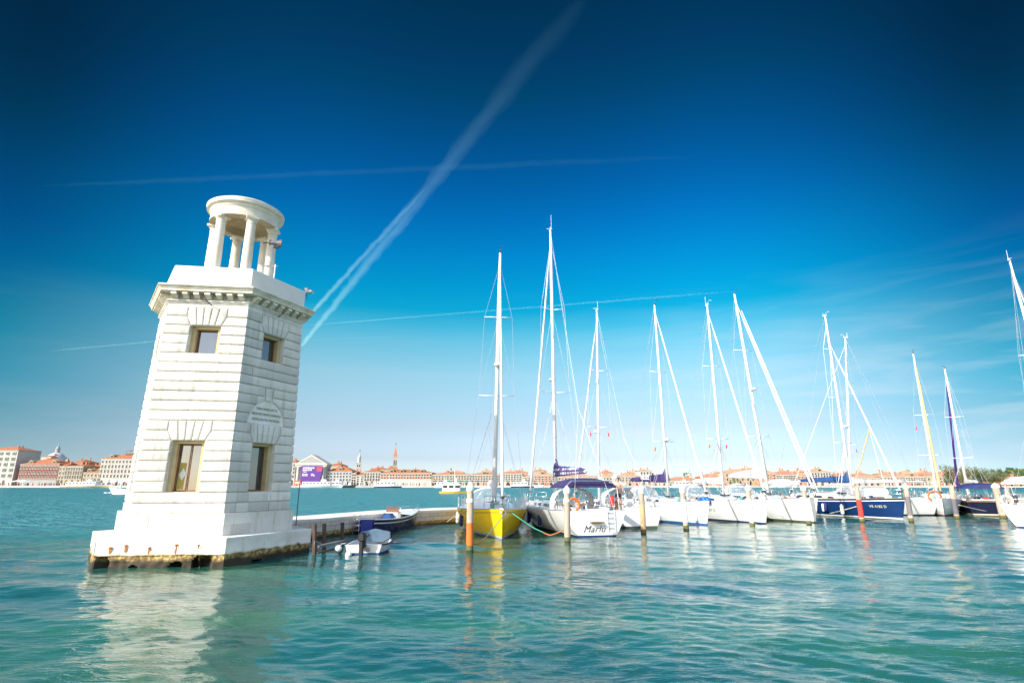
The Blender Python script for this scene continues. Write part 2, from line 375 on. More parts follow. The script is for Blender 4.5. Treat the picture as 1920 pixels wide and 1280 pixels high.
# crown mouldings, modillions, cornice, parapet
def hexring(mb,prof,cap1=True,cap0=False,mi=0):
    mb.loft([[(R*math.cos(R_(60*k)),R*math.sin(R_(60*k)),z) for k in range(6)] for R,z in prof],True,cap0,cap1,mi)
zt=zr(21)
frz=MB(); hexring(frz,[(2.90,zt-.02),(2.93,zt),(2.93,zt+.14),(2.97,zt+.16),(2.97,zt+.19),(3.03,zt+.23),(3.03,zt+.27),(2.90,zt+.27),(2.90,zt+.60)],True)
part('frieze',frz,M['ashlar'],tower)
cor=MB(); hexring(cor,[(2.89,zt+.55),(3.34,zt+.552),(3.34,zt+.62),(3.37,zt+.64),(3.38,zt+.67),(3.44,zt+.73),(3.47,zt+.74),(3.47,zt+.79),(2.75,zt+.82)],True)
M['cornice']=mat('stained_cornice_stone',(.74,.70,.60),.8,.15,2.,.2,12,c2=(.50,.42,.28))
part('cornice',cor,M['cornice'],tower)
for n in (-90,-30,30,90,150,210):
    for j in range(8):
        if j==7: continue
        u=-1.43+j*.408+.205
        m=MB(); hw_=.10
        pf=[(-.02,zt+.27),(.10,zt+.30),(.26,zt+.42),(.33,zt+.44),(.33,zt+.545),(-.02,zt+.545)]
        vs=[]
        a=R_(n)
        for sg in (-1,1):
            for d,z in pf:
                ap=2.90*C30+d; uu=u+sg*hw_
                vs.append((ap*math.cos(a)-uu*math.sin(a),ap*math.sin(a)+uu*math.cos(a),z))
        k=len(pf)
        m.add(vs,[tuple(range(k))[::-1],tuple(range(k,2*k))]+[(i,(i+1)%k,(i+1)%k+k,i+k) for i in range(k)])
        part('modillion',m,M['cornice'],tower)
par=MB(); hexring(par,[(2.93,zt+.80),(2.93,zt+.84),(2.93,11.0),(2.91,11.03),(2.5,11.031),(2.5,10.7),(.1,10.72)],True)
part('parapet',par,M['plaster'],tower)
# plinth and base
pl=MB()
for n in (-90,-30,30,90,150,210):
    def ap_pl(n,u,d,z):
        a=R_(n); A_=3.27*C30+d; return (A_*math.cos(a)-u*math.sin(a),A_*math.sin(a)+u*math.cos(a),z)
    xs=[-1.635,-.55+.3*math.sin(n),.62+.2*math.cos(n),1.635]
    pl.add([ap_pl(n,u,0,z) for u,z in ((-1.635,.86),(1.635,.86),(1.635,1.63),(-1.635,1.63))],[(0,1,2,3)])
    for a,b in zip(xs,xs[1:]): block(pl,n,[(a,.89),(b,.89),(b,1.655),(a,1.655)],hw=1.635,prof=((.003,-.005),(.004,.03),(.014,.042)),ap=ap_pl)
hexring(pl,[(3.27,1.60),(3.27,1.652),(2.9,1.656)],True)
part('plinth',pl,M['ashlar'],tower,auto=28)
def base_mat():
    m=mat('quay_stone_with_tide_stain',(.78,.75,.68),.8,.1,1.4,.3,12,c2=(.60,.56,.47)); t=m.node_tree; b=t.nodes['Principled BSDF']
    src=b.inputs['Base Color'].links[0].from_socket
    ge=N(t,'ShaderNodeNewGeometry'); sp=N(t,'ShaderNodeSeparateXYZ'); t.links.new(ge.outputs['Position'],sp.inputs[0])
    nz=N(t,'ShaderNodeTexNoise',Scale=2.2,Detail=5); t.links.new(ge.outputs['Position'],nz.inputs[0])
    ad=N(t,'ShaderNodeMath',operation='MULTIPLY_ADD'); ad.inputs[1].default_value=-.34; t.links.new(nz.outputs[0],ad.inputs[0]); t.links.new(sp.outputs['Z'],ad.inputs[2])
    r=N(t,'ShaderNodeMapRange'); r.inputs[1].default_value=.26; r.inputs[2].default_value=.18; t.links.new(ad.outputs[0],r.inputs[0])
    n3=N(t,'ShaderNodeTexNoise',Scale=9,Detail=8,Roughness=.75); t.links.new(ge.outputs['Position'],n3.inputs[0])
    cr=N(t,'ShaderNodeValToRGB'); E=cr.color_ramp.elements; E[0].position=.35;E[0].color=(.035,.022,.008,1);E[1].position=.62;E[1].color=(.60,.48,.20,1)
    e=E.new(.5);e.color=(.27,.17,.045,1)
    t.links.new(n3.outputs[0],cr.inputs[0])
    # wet dark zone at the water's edge
    r2=N(t,'ShaderNodeMapRange'); r2.inputs[1].default_value=.10; r2.inputs[2].default_value=-.02; t.links.new(ad.outputs[0],r2.inputs[0])
    mw=N(t,'ShaderNodeMix',data_type='RGBA'); mw.inputs[7].default_value=(.035,.025,.012,1); t.links.new(r2.outputs[0],mw.inputs[0]); t.links.new(cr.outputs[0],mw.inputs[6])
    mx=N(t,'ShaderNodeMix',data_type='RGBA'); t.links.new(r.outputs[0],mx.inputs[0]); t.links.new(src,mx.inputs[6]); t.links.new(mw.outputs[2],mx.inputs[7])
    t.links.new(mx.outputs[2],b.inputs['Base Color'])
    return m
M['base']=base_mat()
from mathutils import noise as mn
bs=MB()
def ap_b(n,u,d,z):
    a=R_(n); A_=3.93*C30+d; return (A_*math.cos(a)-u*math.sin(a),A_*math.sin(a)+u*math.cos(a),z)
HB=1.965
for n in (-90,-30,30,90,150,210):
    xs=[-HB,-1.25,-.3,.55,1.2,HB] if n==-90 else [-HB,-1.3,-.35,.75,HB]
    for a,b in zip(xs,xs[1:]): block(bs,n,[(a,.36),(b,.36),(b,.90),(a,.90)],hw=HB,prof=((.003,-.02),(.004,.10),(.006,.13),(.03,.135),(.09,.115)),ap=ap_b)
    # rough tidal course, eroded, with cavities
    NU,NZ=72,26; vs=[];fs=[]
    cav=[(-1.70,.14,.19,.36),(-.75,.0,.10,.06),(.50,.02,.17,.13),(1.12,.04,.10,.26),(1.42,.14,.20,.34)] if n==-90 else [(-.6,.0,.2,.05)]
    for i in range(NU+1):
        for j in range(NZ+1):
            tu=i/NU; z=-.7+1.09*j/NZ
            d=.10+.12*(.39-z)*.6
            edge=min(1,min(tu,1-tu)*8)
            u0=(tu*2-1)*HB
            P=ap_b(n,u0,0,z)
            nn=mn.noise(Vector(P)*2.2)*.07+mn.noise(Vector(P)*7)*.035
            d+=nn*edge*(1 if z<.33 else .3)
            for cu_,cz_,rw,rh in cav:
                q=((u0-cu_)/rw)**2+((z-cz_)/rh)**2+mn.noise(Vector(P)*5)*.5
                if q<1: d-=.55*(1-q)**.35
            u=u0*(1+ (d/ (3.93*C30)))
            vs.append(ap_b(n,u,d,z))
    for i in range(NU):
        for j in range(NZ):
            a=i*(NZ+1)+j; fs.append((a,a+NZ+1,a+NZ+2,a+1))
    bs.add(vs,fs)
hexring(bs,[(4.03,.893),(3.2,.897)],True)
part('base',bs,M['base'],tower,auto=35)
for k,(u,z,l,w_) in enumerate(((-1.55,.62,.20,.07),(-1.08,.68,.24,.06),(-.35,.60,.22,.05),(.48,.68,.30,.06),(1.18,.66,.10,.04))):
    m=MB(); rng=random.Random(k)
    pts=[(u-w_,z+.03),(u+w_,z+.04)]+[(u+w_*rng.uniform(.3,.9),z-l*q) for q in (.15,.3,.55)]+[(u+rng.uniform(-.01,.02),z-l)]+[(u-w_*rng.uniform(.3,.9),z-l*q) for q in (.7,.4,.2)]
    m.add([ap_b(-90,a,.1385,b) for a,b in pts[::-1]],[tuple(range(len(pts)))[::-1]])
    st=part('rust_stain',m,M['rust'],tower)
    m=MB(); a0=Vector(ap_b(-90,u,.12,z+.02)); m.tube([a0,Vector(ap_b(-90,u,.18,z+.02)),Vector(ap_b(-90,u+.03,.18,z-.05))],.012,6); part('iron_cramp',m,M['rust'],st)
# round lantern: six columns, drum and cornice slab
CR=1.24
for j in range(6):
    a=R_(9+60*j)-TPHI; cx,cy=CR*math.cos(a),CR*math.sin(a)
    m=MB(); m.lathe([(.25,10.70),(.25,10.8),(.22,10.86),(.215,11.2),(.21,12.2),(.19,13.55),(.19,13.62),(.205,13.63),(.205,13.66),(.19,13.67),(.19,13.76),(.21,13.78),(.255,13.85)],(cx,cy,0),24)
    c=part('column',m,M['cup'],tower,auto=35)
    m=MB(); ca,sa=math.cos(a),math.sin(a)
    q=[(cx+x*ca-y*sa,cy+x*sa+y*ca) for x,y in ((-.26,-.26),(.26,-.26),(.26,.26),(-.26,.26))]
    m.prism(q,13.852,13.94); part('abacus',m,M['cup'],c)
m=MB()
m.lathe([(1.02,14.35),(1.02,13.942),(1.43,13.941),(1.43,14.02),(1.41,14.03),(1.41,14.33),(1.44,14.36),(1.47,14.42),(1.47,14.45),(1.56,14.50),(1.60,14.52),(1.60,14.60),(1.62,14.64),(1.62,14.68),(1.45,14.78),(.8,14.90),(.05,14.94)],n=72,cap=False)
lr=part('lantern_roof',m,M['cup'],tower,auto=30)
m=MB(); m.lathe([(1.425,13.938),(1.022,13.938),(1.015,14.0),(.95,14.25),(.7,14.45),(.35,14.55),(.01,14.57)],n=48,cap=False)
part('soffit',m,M['soffit'],lr,auto=30)
# fittings
a=R_(9-60*1)-TPHI
fit=MB()
def tl(P): return w2l(tower,P)
hp=tl(Py(520,455,22.98-.6))
horn=thing('siren_horn','grey siren horn clamped to the right front column of the lantern','siren',Py(519,456,22.3),R_(20))
m=MB()
ring=[]
for x,r in ((-.28,.05),(-.2,.09),(-.05,.10),(.0,.12),(.14,.17),(.2,.19),(.2,.165),(.1,.13),(.02,.08)):
    ring.append([(x,r*math.cos(t*math.pi/8),r*math.sin(t*math.pi/8)) for t in range(16)])
m.loft(ring,True,True,False); m.loft([ring[-1],[(.02,0,0)]*16]); 
part('horn_body',m,mat('grey_painted_steel',(.13,.13,.15),.4,.2,5),horn,smooth=False,auto=40)
m=MB(); m.box(-.30,-.22,-.06,.06,-.10,.10); m.tube([(-.27,0,-.02),(-.55,.05,-.05)],.025,8); part('bracket',m,M['dark'],horn)
m=MB(); m.bbox(-.12,.12,-.06,.06,-.24,-.11,.015); part('driver_unit',m,M['dark'],horn)
ant=thing('yagi_antenna','thin metal yagi antenna on a short white pole behind the parapet','antenna',Py(514,518,22.0),R_(-25))
m=MB(); m.tube([(0,0,-.3),(0,0,.55)],.025,8); part('pole',m,M['alu'],ant)
m=MB(); m.tube([(0,0,.5),(-.95,.35,.72)],.013,6)
for k in range(7):
    x=-.12*k-.1;c_=Vector((x,x*-.368,.5-.2315*x)); d_=Vector((.06,.16,.02))*(.9+.05*k); m.tube([c_-d_,c_+d_],.011,5)
part('boom',m,M['wire'],ant)
fl=thing('flood_light','small silver floodlight on the right corner of the parapet','lamp',Py(576,549,24.6),R_(-10))
m=MB(); m.tube([(0,0,-.35),(0,0,-.05)],.02,6); m.tube([(0,0,-.1),(-.35,0,-.2)],.02,6); part('bracket',m,M['dark'],fl)
m=MB(); m.bbox(-.05,.28,-.12,.12,-.02,.12,.02); m.bbox(-.12,.05,-.1,.1,.10,.24,.02); part('lamp_housing',m,M['steel'],fl)
for n,u,L in ((-90,.1,.55),(-30,.1,.45)):
    a_=FP(n,u,0,zt+.1); b_=FP(n,u-.12,L,zt+.22)
    m=MB(); m.tube([a_,b_],.018,6); part('iron_spike',m,M['dark'],tower)
# ================================================================ sailing boats
def hull_fns(L,B,fb,bs,rise,stem_rake,tr_rake,full=.34):
    def bt(t):
        if t>.42: v=1-((t-.42)/.58)**2.3
        else: v=bs+(1-bs)*(1-((.42-t)/.42)**2)
        return max(v,.0)*B/2
    def sheer(t): return fb*(1+rise*(t-.3)**2*2.0)
    def Y(t,z):
        s=sheer(t); v=max(0,min(1,(z+.45)/(s+.45)))
        p=full+(max(0,t-.45)/.55)**1.6*.65
        return bt(t)*v**p+(.015 if t>.99 else 0)
    def X(t,z):
        return -L/2+L*t+ (t**6)*stem_rake*(z-0)/1.2 - (1-t)**6*tr_rake*(z)/1.2
    return bt,sheer,Y,X
def hull_strip(mb,fn,zf0,zf1,nt=26,nz=6,off=0,transom=True,t0=0,t1=1):
    bt,sh,Y,X=fn
    for sg in (1,-1):
        rows=[]
        for i in range(nt+1):
            t=t0+(t1-t0)*(i/nt); t=t if t0>0 else 1-(1-t)**1.25
            a=zf0(t);b=zf1(t)
            rows.append([(X(t,a+(b-a)*j/nz),sg*(Y(t,a+(b-a)*j/nz)+off),a+(b-a)*j/nz) for j in range(nz+1)])
        if sg<0: rows=[r[::-1] for r in rows]
        mb.loft(rows,False)
    if transom:
        vs=[];a=zf0(0);b=zf1(0)
        for j in range(nz+1):
            z=a+(b-a)*j/nz; vs+= [(X(0,z)-off,Y(0,z)+off,z),(X(0,z)-off,-Y(0,z)-off,z)]
        mb.add(vs,[(2*j,2*j+1,2*j+3,2*j+2) for j in range(nz)])
    return mb
def place_from_end(end,mastpx,dist,toward_cam=True):
    """end: waterline point of near end; mastpx: pixel of the mast foot; dist: end->mast. returns unit vector end->mast"""
    a=(mastpx-960)/F/1.03
    best=None
    for k in range(-900,900):
        an=R_(90+k/10); h=(math.cos(an),math.sin(an))
        if h[1]<.05: continue
        e=abs(end.x+dist*h[0]-a*(end.y+dist*h[1]))
        if best is None or e<best[0]: best=(e,h)
    return Vector((best[1][0],best[1][1],0))
TOTAL={}
def sailboat(name_label,endpx,mastpx,masttop,bow_near,L=11.,B=3.6,fb=1.15,hull='white',stripe=None,bs=.78,mfrac=.40,stay_top=None,furl=.07,furl_m='canvas_w',
        boom=None,cover='canvas_w',boomlen=4.3,bimini=None,hood=None,spreads=(.36,.66),radar=None,antenna=True,flags=(),mast_m='alu',deckm='deck',mast_r=.095,
        heading=None,endY=None,rails=True,group='sailing boats moored bow or stern to the quay',cabin=True,sheer_stripe=None,extras=None,windows=True,tr_rake=.25,stem_rake=.35,full=.26,
        wires='wire',cab_h=.42,rise=.18,cover_scale=1.0,backstay=True,mast_low=None):
    end=Pz(*endpx) if endY is None else Py(endpx[0],endpx[1],endY); end.z=0
    md=L*mfrac if bow_near else L*(1-mfrac)
    d=place_from_end(end,mastpx,md) if heading is None else Vector((math.cos(R_(heading)),math.sin(R_(heading)),0))
    cen=end+d*(L/2); fwd=-d if bow_near else d
    rz=math.atan2(fwd.y,fwd.x)
    root=thing('sailing_boat',name_label,'sailing boat',cen,rz,group)
    fn=hull_fns(L,B,fb,bs,rise,stem_rake,tr_rake,full); bt,sh,Y,X=fn
    hm=M[hull]
    h=part('hull',hull_strip(MB(),fn,lambda t:.13,lambda t:sh(t),nz=8),hm,root,auto=40)
    part('bottom',hull_strip(MB(),fn,lambda t:-.42,lambda t:.03,nz=3),M['antifoul'],h)
    part('boot_stripe',hull_strip(MB(),fn,lambda t:.03,lambda t:.13,nz=1,off=.004),M[stripe or 'canvas_n'],h)
    if sheer_stripe: part('sheer_stripe',hull_strip(MB(),fn,lambda t:sh(t)-.20,lambda t:sh(t)-.13,nz=1,off=.006,transom=False),M[sheer_stripe],h)
    # deck with a sunken cockpit
    dk=MB(); ts=[0,.03,.07,.12,.18,.24,.30,.36,.42,.5,.58,.66,.74,.82,.9,.96,1.0]; c0,c1=.03,.30; cw=B*.20
    for t0,t1 in zip(ts,ts[1:]):
        z0,z1=sh(t0)-.03,sh(t1)-.03;y0,y1=Y(t0,z0),Y(t1,z1);x0,x1=X(t0,z0),X(t1,z1)
        if c0<=t0 and t1<=c1+.001:
            for sg in (1,-1): dk.add([(x0,sg*cw,z0+.05),(x1,sg*cw,z1+.05),(x1,sg*y1,z1),(x0,sg*y0,z0)],[(0,1,2,3)])
        else:
            for sg in (1,-1): dk.add([(x0,0,z0+.06),(x1,0,z1+.06),(x1,sg*y1,z1),(x0,sg*y0,z0)],[(0,1,2,3)])
    dko=part('deck',dk,M[deckm],root)
    xa,xb=X(c0,1),X(c1,1); zf=fb-.5; zt_=sh(.15)+.16
    ck=MB(); ck.add([(xa,-cw,zf),(xb,-cw,zf),(xb,cw,zf),(xa,cw,zf)],[(0,1,2,3)])
    for sg in (1,-1): ck.box(xa,xb,min(sg*cw,sg*(cw+.14)),max(sg*cw,sg*(cw+.14)),zf,zt_)
    ck.box(xa-.1,xa,-cw,cw,zf,zt_-.05); ck.box(xb,xb+.08,-cw,cw,zf,zt_+.1)
    ck.box(xa+.5,xb-.3,-cw+.001,-cw+.42,zf,zf+.36);ck.box(xa+.5,xb-.3,cw-.42,cw-.001,zf,zf+.36)
    part('cockpit',ck,M['white'],root)
    tr=MB()
    for sg in (1,-1): tr.tube([(X(t,sh(t)),sg*(Y(t,sh(t))-.02),sh(t)+.01) for t in [i/24 for i in range(25)]],.025,6)
    part('toe_rail',tr,M['steel' if hull!='navyhull' else 'teak'],dko,smooth=True)
    # coachroof
    xm=L/2-L*mfrac
    if cabin:
        cb=MB(); ta,tb=.29,.74; ring=[]
        for i in range(15):
            q=i/14; t=ta+(tb-ta)*q; zb=sh(t)-.06; hh=cab_h*(1-q**3.5)*(1 if q>0 else .95)+.03; wv=min(B*.30,bt(t)*.72)*(1-.25*q**4)
            x=X(t,1)
            ring.append([(x,-wv,zb),(x,-wv*.93,zb+hh*.75),(x,-wv*.75,zb+hh),(x,-wv*.3,zb+hh*1.1),(x,wv*.3,zb+hh*1.1),(x,wv*.75,zb+hh),(x,wv*.93,zb+hh*.75),(x,wv,zb)])
        cb.loft(ring,False,True,True)
        cbo=part('coachroof',cb,M['white'],root,auto=35)
        if windows:
            for sg in (1,-1):
                for (qa,qb) in ((.12,.36),(.42,.58),(.64,.76)):
                    wn=MB(); vs=[]
                    for q,v in ((qa,.25),(qb,.28),(qb-.02,.68),(qa+.02,.68)):
                        t=ta+(tb-ta)*q; zb=sh(t)-.06; hh=cab_h*(1-q**3.5)+.03; wv=min(B*.30,bt(t)*.72)*(1-.25*q**4)
                        vs.append((X(t,1),sg*(wv*(1-.07*v/.75)+.008),zb+hh*v))
                    wn.add(vs,[(0,1,2,3)]); part('window',wn,M['glass'],cbo)
        hb_=MB(); t=.62; hb_.bbox(X(.6,1),X(.645,1),-.26,.26,sh(.62)+cab_h*.80,sh(.62)+cab_h*1.02,.02); part('hatch',hb_,M['glass'],cbo)
        hr=MB()
        for sg in(1,-1): hr.tube([(X(.34,1),sg*B*.2,sh(.4)+cab_h*1.02),(X(.36,1),sg*B*.2,sh(.4)+cab_h*1.02+.07),(X(.54,1),sg*B*.19,sh(.5)+cab_h*.98+.07),(X(.56,1),sg*B*.19,sh(.5)+cab_h*.95)],.015,6)
        part('grab_rail',hr,M['steel'],cbo)
    # steering wheel and pedestal
    wh=MB(); xw=xa+.9; wh.tube([(xw,0,zf),(xw,0,zf+.95)],.07,10)
    wh.tube([(xw-.12,.5*math.cos(k*math.pi/12),zf+1.0+.5*math.sin(k*math.pi/12)) for k in range(24)],.018,6,closed=True)
    for k in range(5):
        a=k*2*math.pi/5; wh.tube([(xw-.12,0,zf+1),(xw-.12,.5*math.cos(a),zf+1+.5*math.sin(a))],.01,5)
    part('steering_wheel',wh,M['steel'],root,smooth=True)
    # pulpit, pushpit, stanchions and guard wires
    if rails:
        zb=sh(1)-.02; xbw=X(1,zb)
        pu=MB(); t2=.88; y2=Y(t2,zb)
        for hgt in (.32,.62):
            pu.tube([(X(t2,zb),y2-.04,zb+hgt),(X(.95,zb),Y(.95,zb),zb+hgt),(xbw+.02,.12,zb+hgt+.02),(xbw+.06,0,zb+hgt+.02),(xbw+.02,-.12,zb+hgt+.02),(X(.95,zb),-Y(.95,zb),zb+hgt),(X(t2,zb),-y2+.04,zb+hgt)],.014,6)
        for t in (.88,.95):
            for sg in (1,-1): pu.tube([(X(t,zb),sg*(Y(t,zb)-.04),zb),(X(t,zb),sg*(Y(t,zb)-.03),zb+.62)],.014,6)
        part('pulpit',pu,M['steel'],root,smooth=True)
        zs_=sh(0)
        for sg in (1,-1):
            pp=MB()
            for hgt in (.32,.62): pp.tube([(X(.1,zs_),sg*(Y(.1,zs_)-.06),zs_+hgt),(X(.0,zs_)+.1,sg*(Y(0,zs_)-.06),zs_+hgt),(X(0,zs_)+.06,sg*.5,zs_+hgt)],.014,6)
            for t,yy in ((.1,Y(.1,zs_)-.06),(.012,Y(0,zs_)-.06),(.008,.5)): pp.tube([(X(t,zs_),sg*yy,zs_-.02),(X(t,zs_),sg*yy,zs_+.62)],.014,6)
            part('pushpit',pp,M['steel'],root,smooth=True)
        for sg in (1,-1):
            gr=MB(); pts=[]
            for t in (.1,.24,.38,.52,.66,.78,.88):
                z=sh(t); y=sg*(Y(t,z)-.06); x=X(t,z); pts.append((x,y,z)); gr.tube([(x,y,z-.02),(x,y,z+.62)],.012,6)
            for hgt in (.31,.61): gr.tube([(x,y,z+hgt) for x,y,z in pts],.005,4)
            part('guard_rail',gr,M['steel'],root)
    # mast: foot on the coachroof, head where the photograph has it
    foot=Vector((xm,0,sh(1-mfrac)+ (cab_h*.75 if cabin else 0)))
    Wf=root.matrix_basis@foot if False else (Matrix.Translation(cen)@Matrix.Rotation(rz,4,'Z'))@foot
    top=w2l(root,Py(masttop[0],masttop[1],Wf.y)); 
    top=Vector((top.x,top.y,top.z)); 
    H=(top-foot).length; ax=(top-foot).normalized()
    def mp_(q): return foot+(top-foot)*q
    ms=MB(); rr=[mast_r,mast_r,mast_r*.95,mast_r*.6]
    ms.tube([mp_(0),mp_(.5),mp_(.85),mp_(1)],rr,12)
    mo=part('mast',ms,M[mast_m],root,smooth=True)
    # masthead instruments
    mh=MB(); mh.box(top.x-.22,top.x+.16,top.y-.05,top.y+.05,top.z,top.z+.05)
    mh.tube([top+Vector((.12,0,0)),top+Vector((.12,0,.25)),top+Vector((.38,0,.27))],.012,5); mh.tube([top+Vector((.38,-.05,.29)),top+Vector((.38,.16,.29))],.02,5)
    mh.tube([top+Vector((-.12,.04,0)),top+Vector((-.12,.04,.22))],.014,5)
    if antenna: mh.tube([top+Vector((-.2,0,0)),top+Vector((-.2,0,antenna if antenna is not True else .45))],.012,5)
    part('masthead_instruments',mh,M['alu' if antenna else 'dark'],mo)
    ch=[]
    tc_=1-mfrac-.01
    for sg in (1,-1):
        yb=Y(tc_,sh(tc_)); base=Vector((X(tc_,1)-.1,sg*(yb-.12),sh(tc_)))
        pts=[base]
        for k,q in enumerate(spreads):
            tip=mp_(q)+Vector((-.18,sg*B*(.26-.05*k),.05)); sp=MB(); sp.tube([mp_(q),tip],[.035,.02],8); part('spreader',sp,M[mast_m if mast_m!='wood_mast' else 'alu'],mo,smooth=True)
            pts.append(tip)
        pts.append(mp_(.95))
        s_=MB(); s_.tube(pts,.0085,5); s_.tube([base+Vector((.25,0,0)),mp_(spreads[0])],.0085,5); s_.tube([base+Vector((-.25,0,0)),mp_(spreads[0]-.01)],.0085,5); s_.tube([pts[1],mp_(spreads[-1])],.007,5)
        part('shroud',s_,M[wires],root)
    q=stay_top if stay_top else .96
    bowp=Vector((X(1,sh(1))-.12,0,sh(1)+.05)); a_=bowp.lerp(mp_(q),.03); b_=mp_(q)
    f_=MB(); f_.tube([a_.lerp(b_,k/14) for k in range(15)],[.05]+[furl*(1-.35*k/14)*(1+.12*math.sin(k*2.3)) for k in range(1,13)]+[.02,.012],8); fo=part('furled_jib' ,f_,M[furl_m],root,smooth=True)
    dr=MB(); dr.tube([bowp,a_],.03,8); dr.tube([a_-Vector((0,0,.02)),a_+Vector((0,0,.12))],.11,12); part('furling_drum',dr,M['dark'],fo)
    if backstay:
        bk=MB(); st=Vector((X(0,sh(0))+.1,0,sh(0)))
        sp_=st.lerp(mp_(.99),.30)
        bk.tube([sp_,mp_(.995)],.0085,5)
        for sg in (1,-1): bk.tube([st+Vector((0,sg*B*.28,0)),sp_],.0085,5)
        part('backstay',bk,M[wires],root)
    hl=MB()
    for k in range(3): hl.tube([mp_(.02)+Vector((.06-.1*k,.13*(1 if k%2 else -1),0)),mp_(.97 if k<2 else .8)+Vector((.05-.05*k,.04,0))],.0065,4)
    part('halyard',hl,M['rope'],root)
    # boom and stowed mainsail
    zbm=(foot.z+ (boom if boom else .95))
    qf=(zbm-foot.z)/H; g0=mp_(qf)+Vector((-.12,0,0)); g1=g0+Vector((-boomlen,0,.12))
    bm=MB(); bm.tube([g0,g1],.07,10); bo=part('boom',bm,M['alu'],root,smooth=True)
    cv=MB(); ring=[]; nseg=18
    for k in range(nseg+1):
        q=k/nseg; c_=g0.lerp(g1,q*.97)+Vector((.12*(1-q),0,.0)); hh=(.30*(1-q)**1.3+.17)*cover_scale+ (.45*max(0,1-q*9))*cover_scale; ww=(.13+.05*(1-q))
        if q>.9: hh*=.55+.45*(1-q)/.1
        sag=.02*math.sin(q*40)
        ring.append([(c_.x,c_.y+ww*math.sin(a)*(.6 if math.cos(a)>.3 else 1)*(1+.07*math.sin(k*1.9+a*2)),c_.z+(hh*.9+sag if math.cos(a)>0 else .11)*math.cos(a)) for a in [2*math.pi*j/14 for j in range(14)]])
    cv.loft(ring,True,True,True); co=part('sail_cover',cv,M[cover],bo,smooth=True)
    tl_=MB(); tl_.tube([g1,mp_(.98)+Vector((-.1,0,0))],.005,4)
    for sg in (1,-1):
        for q in (.25,.6): tl_.tube([g0.lerp(g1,q)+Vector((0,sg*.16,-.05)),g0.lerp(g1,q)+Vector((0,sg*.05,.3)),mp_(spreads[0])],.004,4)
    tl_.tube([g0.lerp(g1,.8),Vector((X(.28,1),0,fb+.3))],.015,5); tl_.tube([g0.lerp(g1,.3),Vector((xm-.1,0,foot.z+.1))],.015,5)
    part('boom_tackle',tl_,M['rope'],bo)
    if radar:
        rp=mp_(radar)+Vector((.30,0,0)); rd=MB(); rd.lathe([(.05,-.10),(.21,-.09),(.25,-.04),(.25,.04),(.20,.10),(.05,.12)],tuple(rp),20); rd.tube([mp_(radar)-Vector((0,0,.13)),rp-Vector((0,0,.12))],.03,6)
        part('radar_dome',rd,M['white'],mo,smooth=True)
    for (q,side,colr) in flags:
        P=mp_(q)+Vector((-.15,side*B*.20,-.55)); fl_=MB(); wv=[]
        for k in range(6):
            fl=k/5; wv.append([(P.x-.12*fl,P.y+.05*math.sin(fl*5),P.z-.22*fl),(P.x-.10*fl,P.y+.05*math.sin(fl*5+.6),P.z+.24-.2*fl)])
        fl_.loft(wv,False); part('pennant',fl_,M[colr],mo)
    if hood:      # sprayhood over the companionway
        hd=MB(); x1=X(.33,1);x0=X(.25,1); zt2=sh(.3)+.1; wv=B*.30
        rings=[]
        for x,hh in ((x0-.1,1.08),(x0+.3,1.15),(x0+.75,1.05),(x1+.45,.35)):
            rings.append([(x+.25*(1-math.sin(a)),wv*math.cos(a),zt2+hh*math.sin(a)**.6*.98) for a in [math.pi*j/14 for j in range(15)]])
        hd.loft(rings[:3],False); ho=part('spray_hood',hd,M[hood],root,smooth=True)
        wd=MB(); wd.loft(rings[2:],False); part('hood_window',wd,M['hoodglass'],ho,smooth=True)
        hf=MB()
        for rg in (rings[0],rings[2]): hf.tube(rg,.016,6)
        part('hood_frame',hf,M['steel'],ho,smooth=True)
    if bimini:
        bmn=MB(); xc=X(.135,1); zb=bimini[1]; wv=bimini[2] if len(bimini)>2 else B*.40; lx=bimini[3] if len(bimini)>3 else 1.15; rings=[]
        for k in range(9):
            x=xc-lx+2*lx*k/8; cr_=.16*(1-((k-4)/4)**2)
            rings.append([(x,wv*v,zb+cr_+.30*(1-abs(v)**3)) for v in [-1,-.97,-.8,-.5,-.2,.2,.5,.8,.97,1]]+[(x,wv*v,zb+cr_*.5-.06+.02*(1-abs(v)**2.4)) for v in [1,.97,.8,.5,.2,-.2,-.5,-.8,-.97,-1]])
        bmn.loft(rings,True,True,True); bb=part('bimini_top',bmn,M[bimini[0]],root,auto=50)
        for sg in (1,-1):
            fr=MB()
            for x in (xc-lx*.9,xc+lx*.9,xc): fr.tube([(xc,sg*(cw+.55),fb+.15),(x,sg*wv*.95,zb+.02)],.014,6)
            part('bimini_frame',fr,M['steel'],bb)
    rng=random.Random(name_label)
    wn=MB()
    for sg in (1,-1):
        wn=MB()
        for t in (.20,.27): wn.lathe([(.10,0),(.075,.08),(.085,.14),(.10,.17),(.03,.18)],(X(t,1),sg*(cw+.28),sh(t)+.02),10)
        for q in range(1): part('winch',wn,M['steel'],dko)
    for k in range(5):
        cbx=MB(); x=X(rng.uniform(.07,.27),1); y=rng.uniform(-cw*.8,cw*.8); s_z=rng.uniform(.15,.4); cbx.bbox(x-.2,x+.2,y-.18,y+.18,zf+.30,zf+.42+s_z,.05)
        part('cockpit_cushion',cbx,M[rng.choice(['canvas_n','deck_tan','canvas_b','red','canvas_g','rubber'])],root)
    for sg in (1,-1):
        cl_=MB(); x=X(rng.uniform(.76,.84),1); z=sh(.8)+.02; pts=[(x+(.10+.012*k/6)*math.cos(k*.7),sg*.35+(.10+.012*k/6)*math.sin(k*.7),z+.006*k) for k in range(40)]; cl_.tube(pts,.014,5); part('coiled_rope',cl_,M[rng.choice(['rope','rope_g','canvas_n'])],dko)
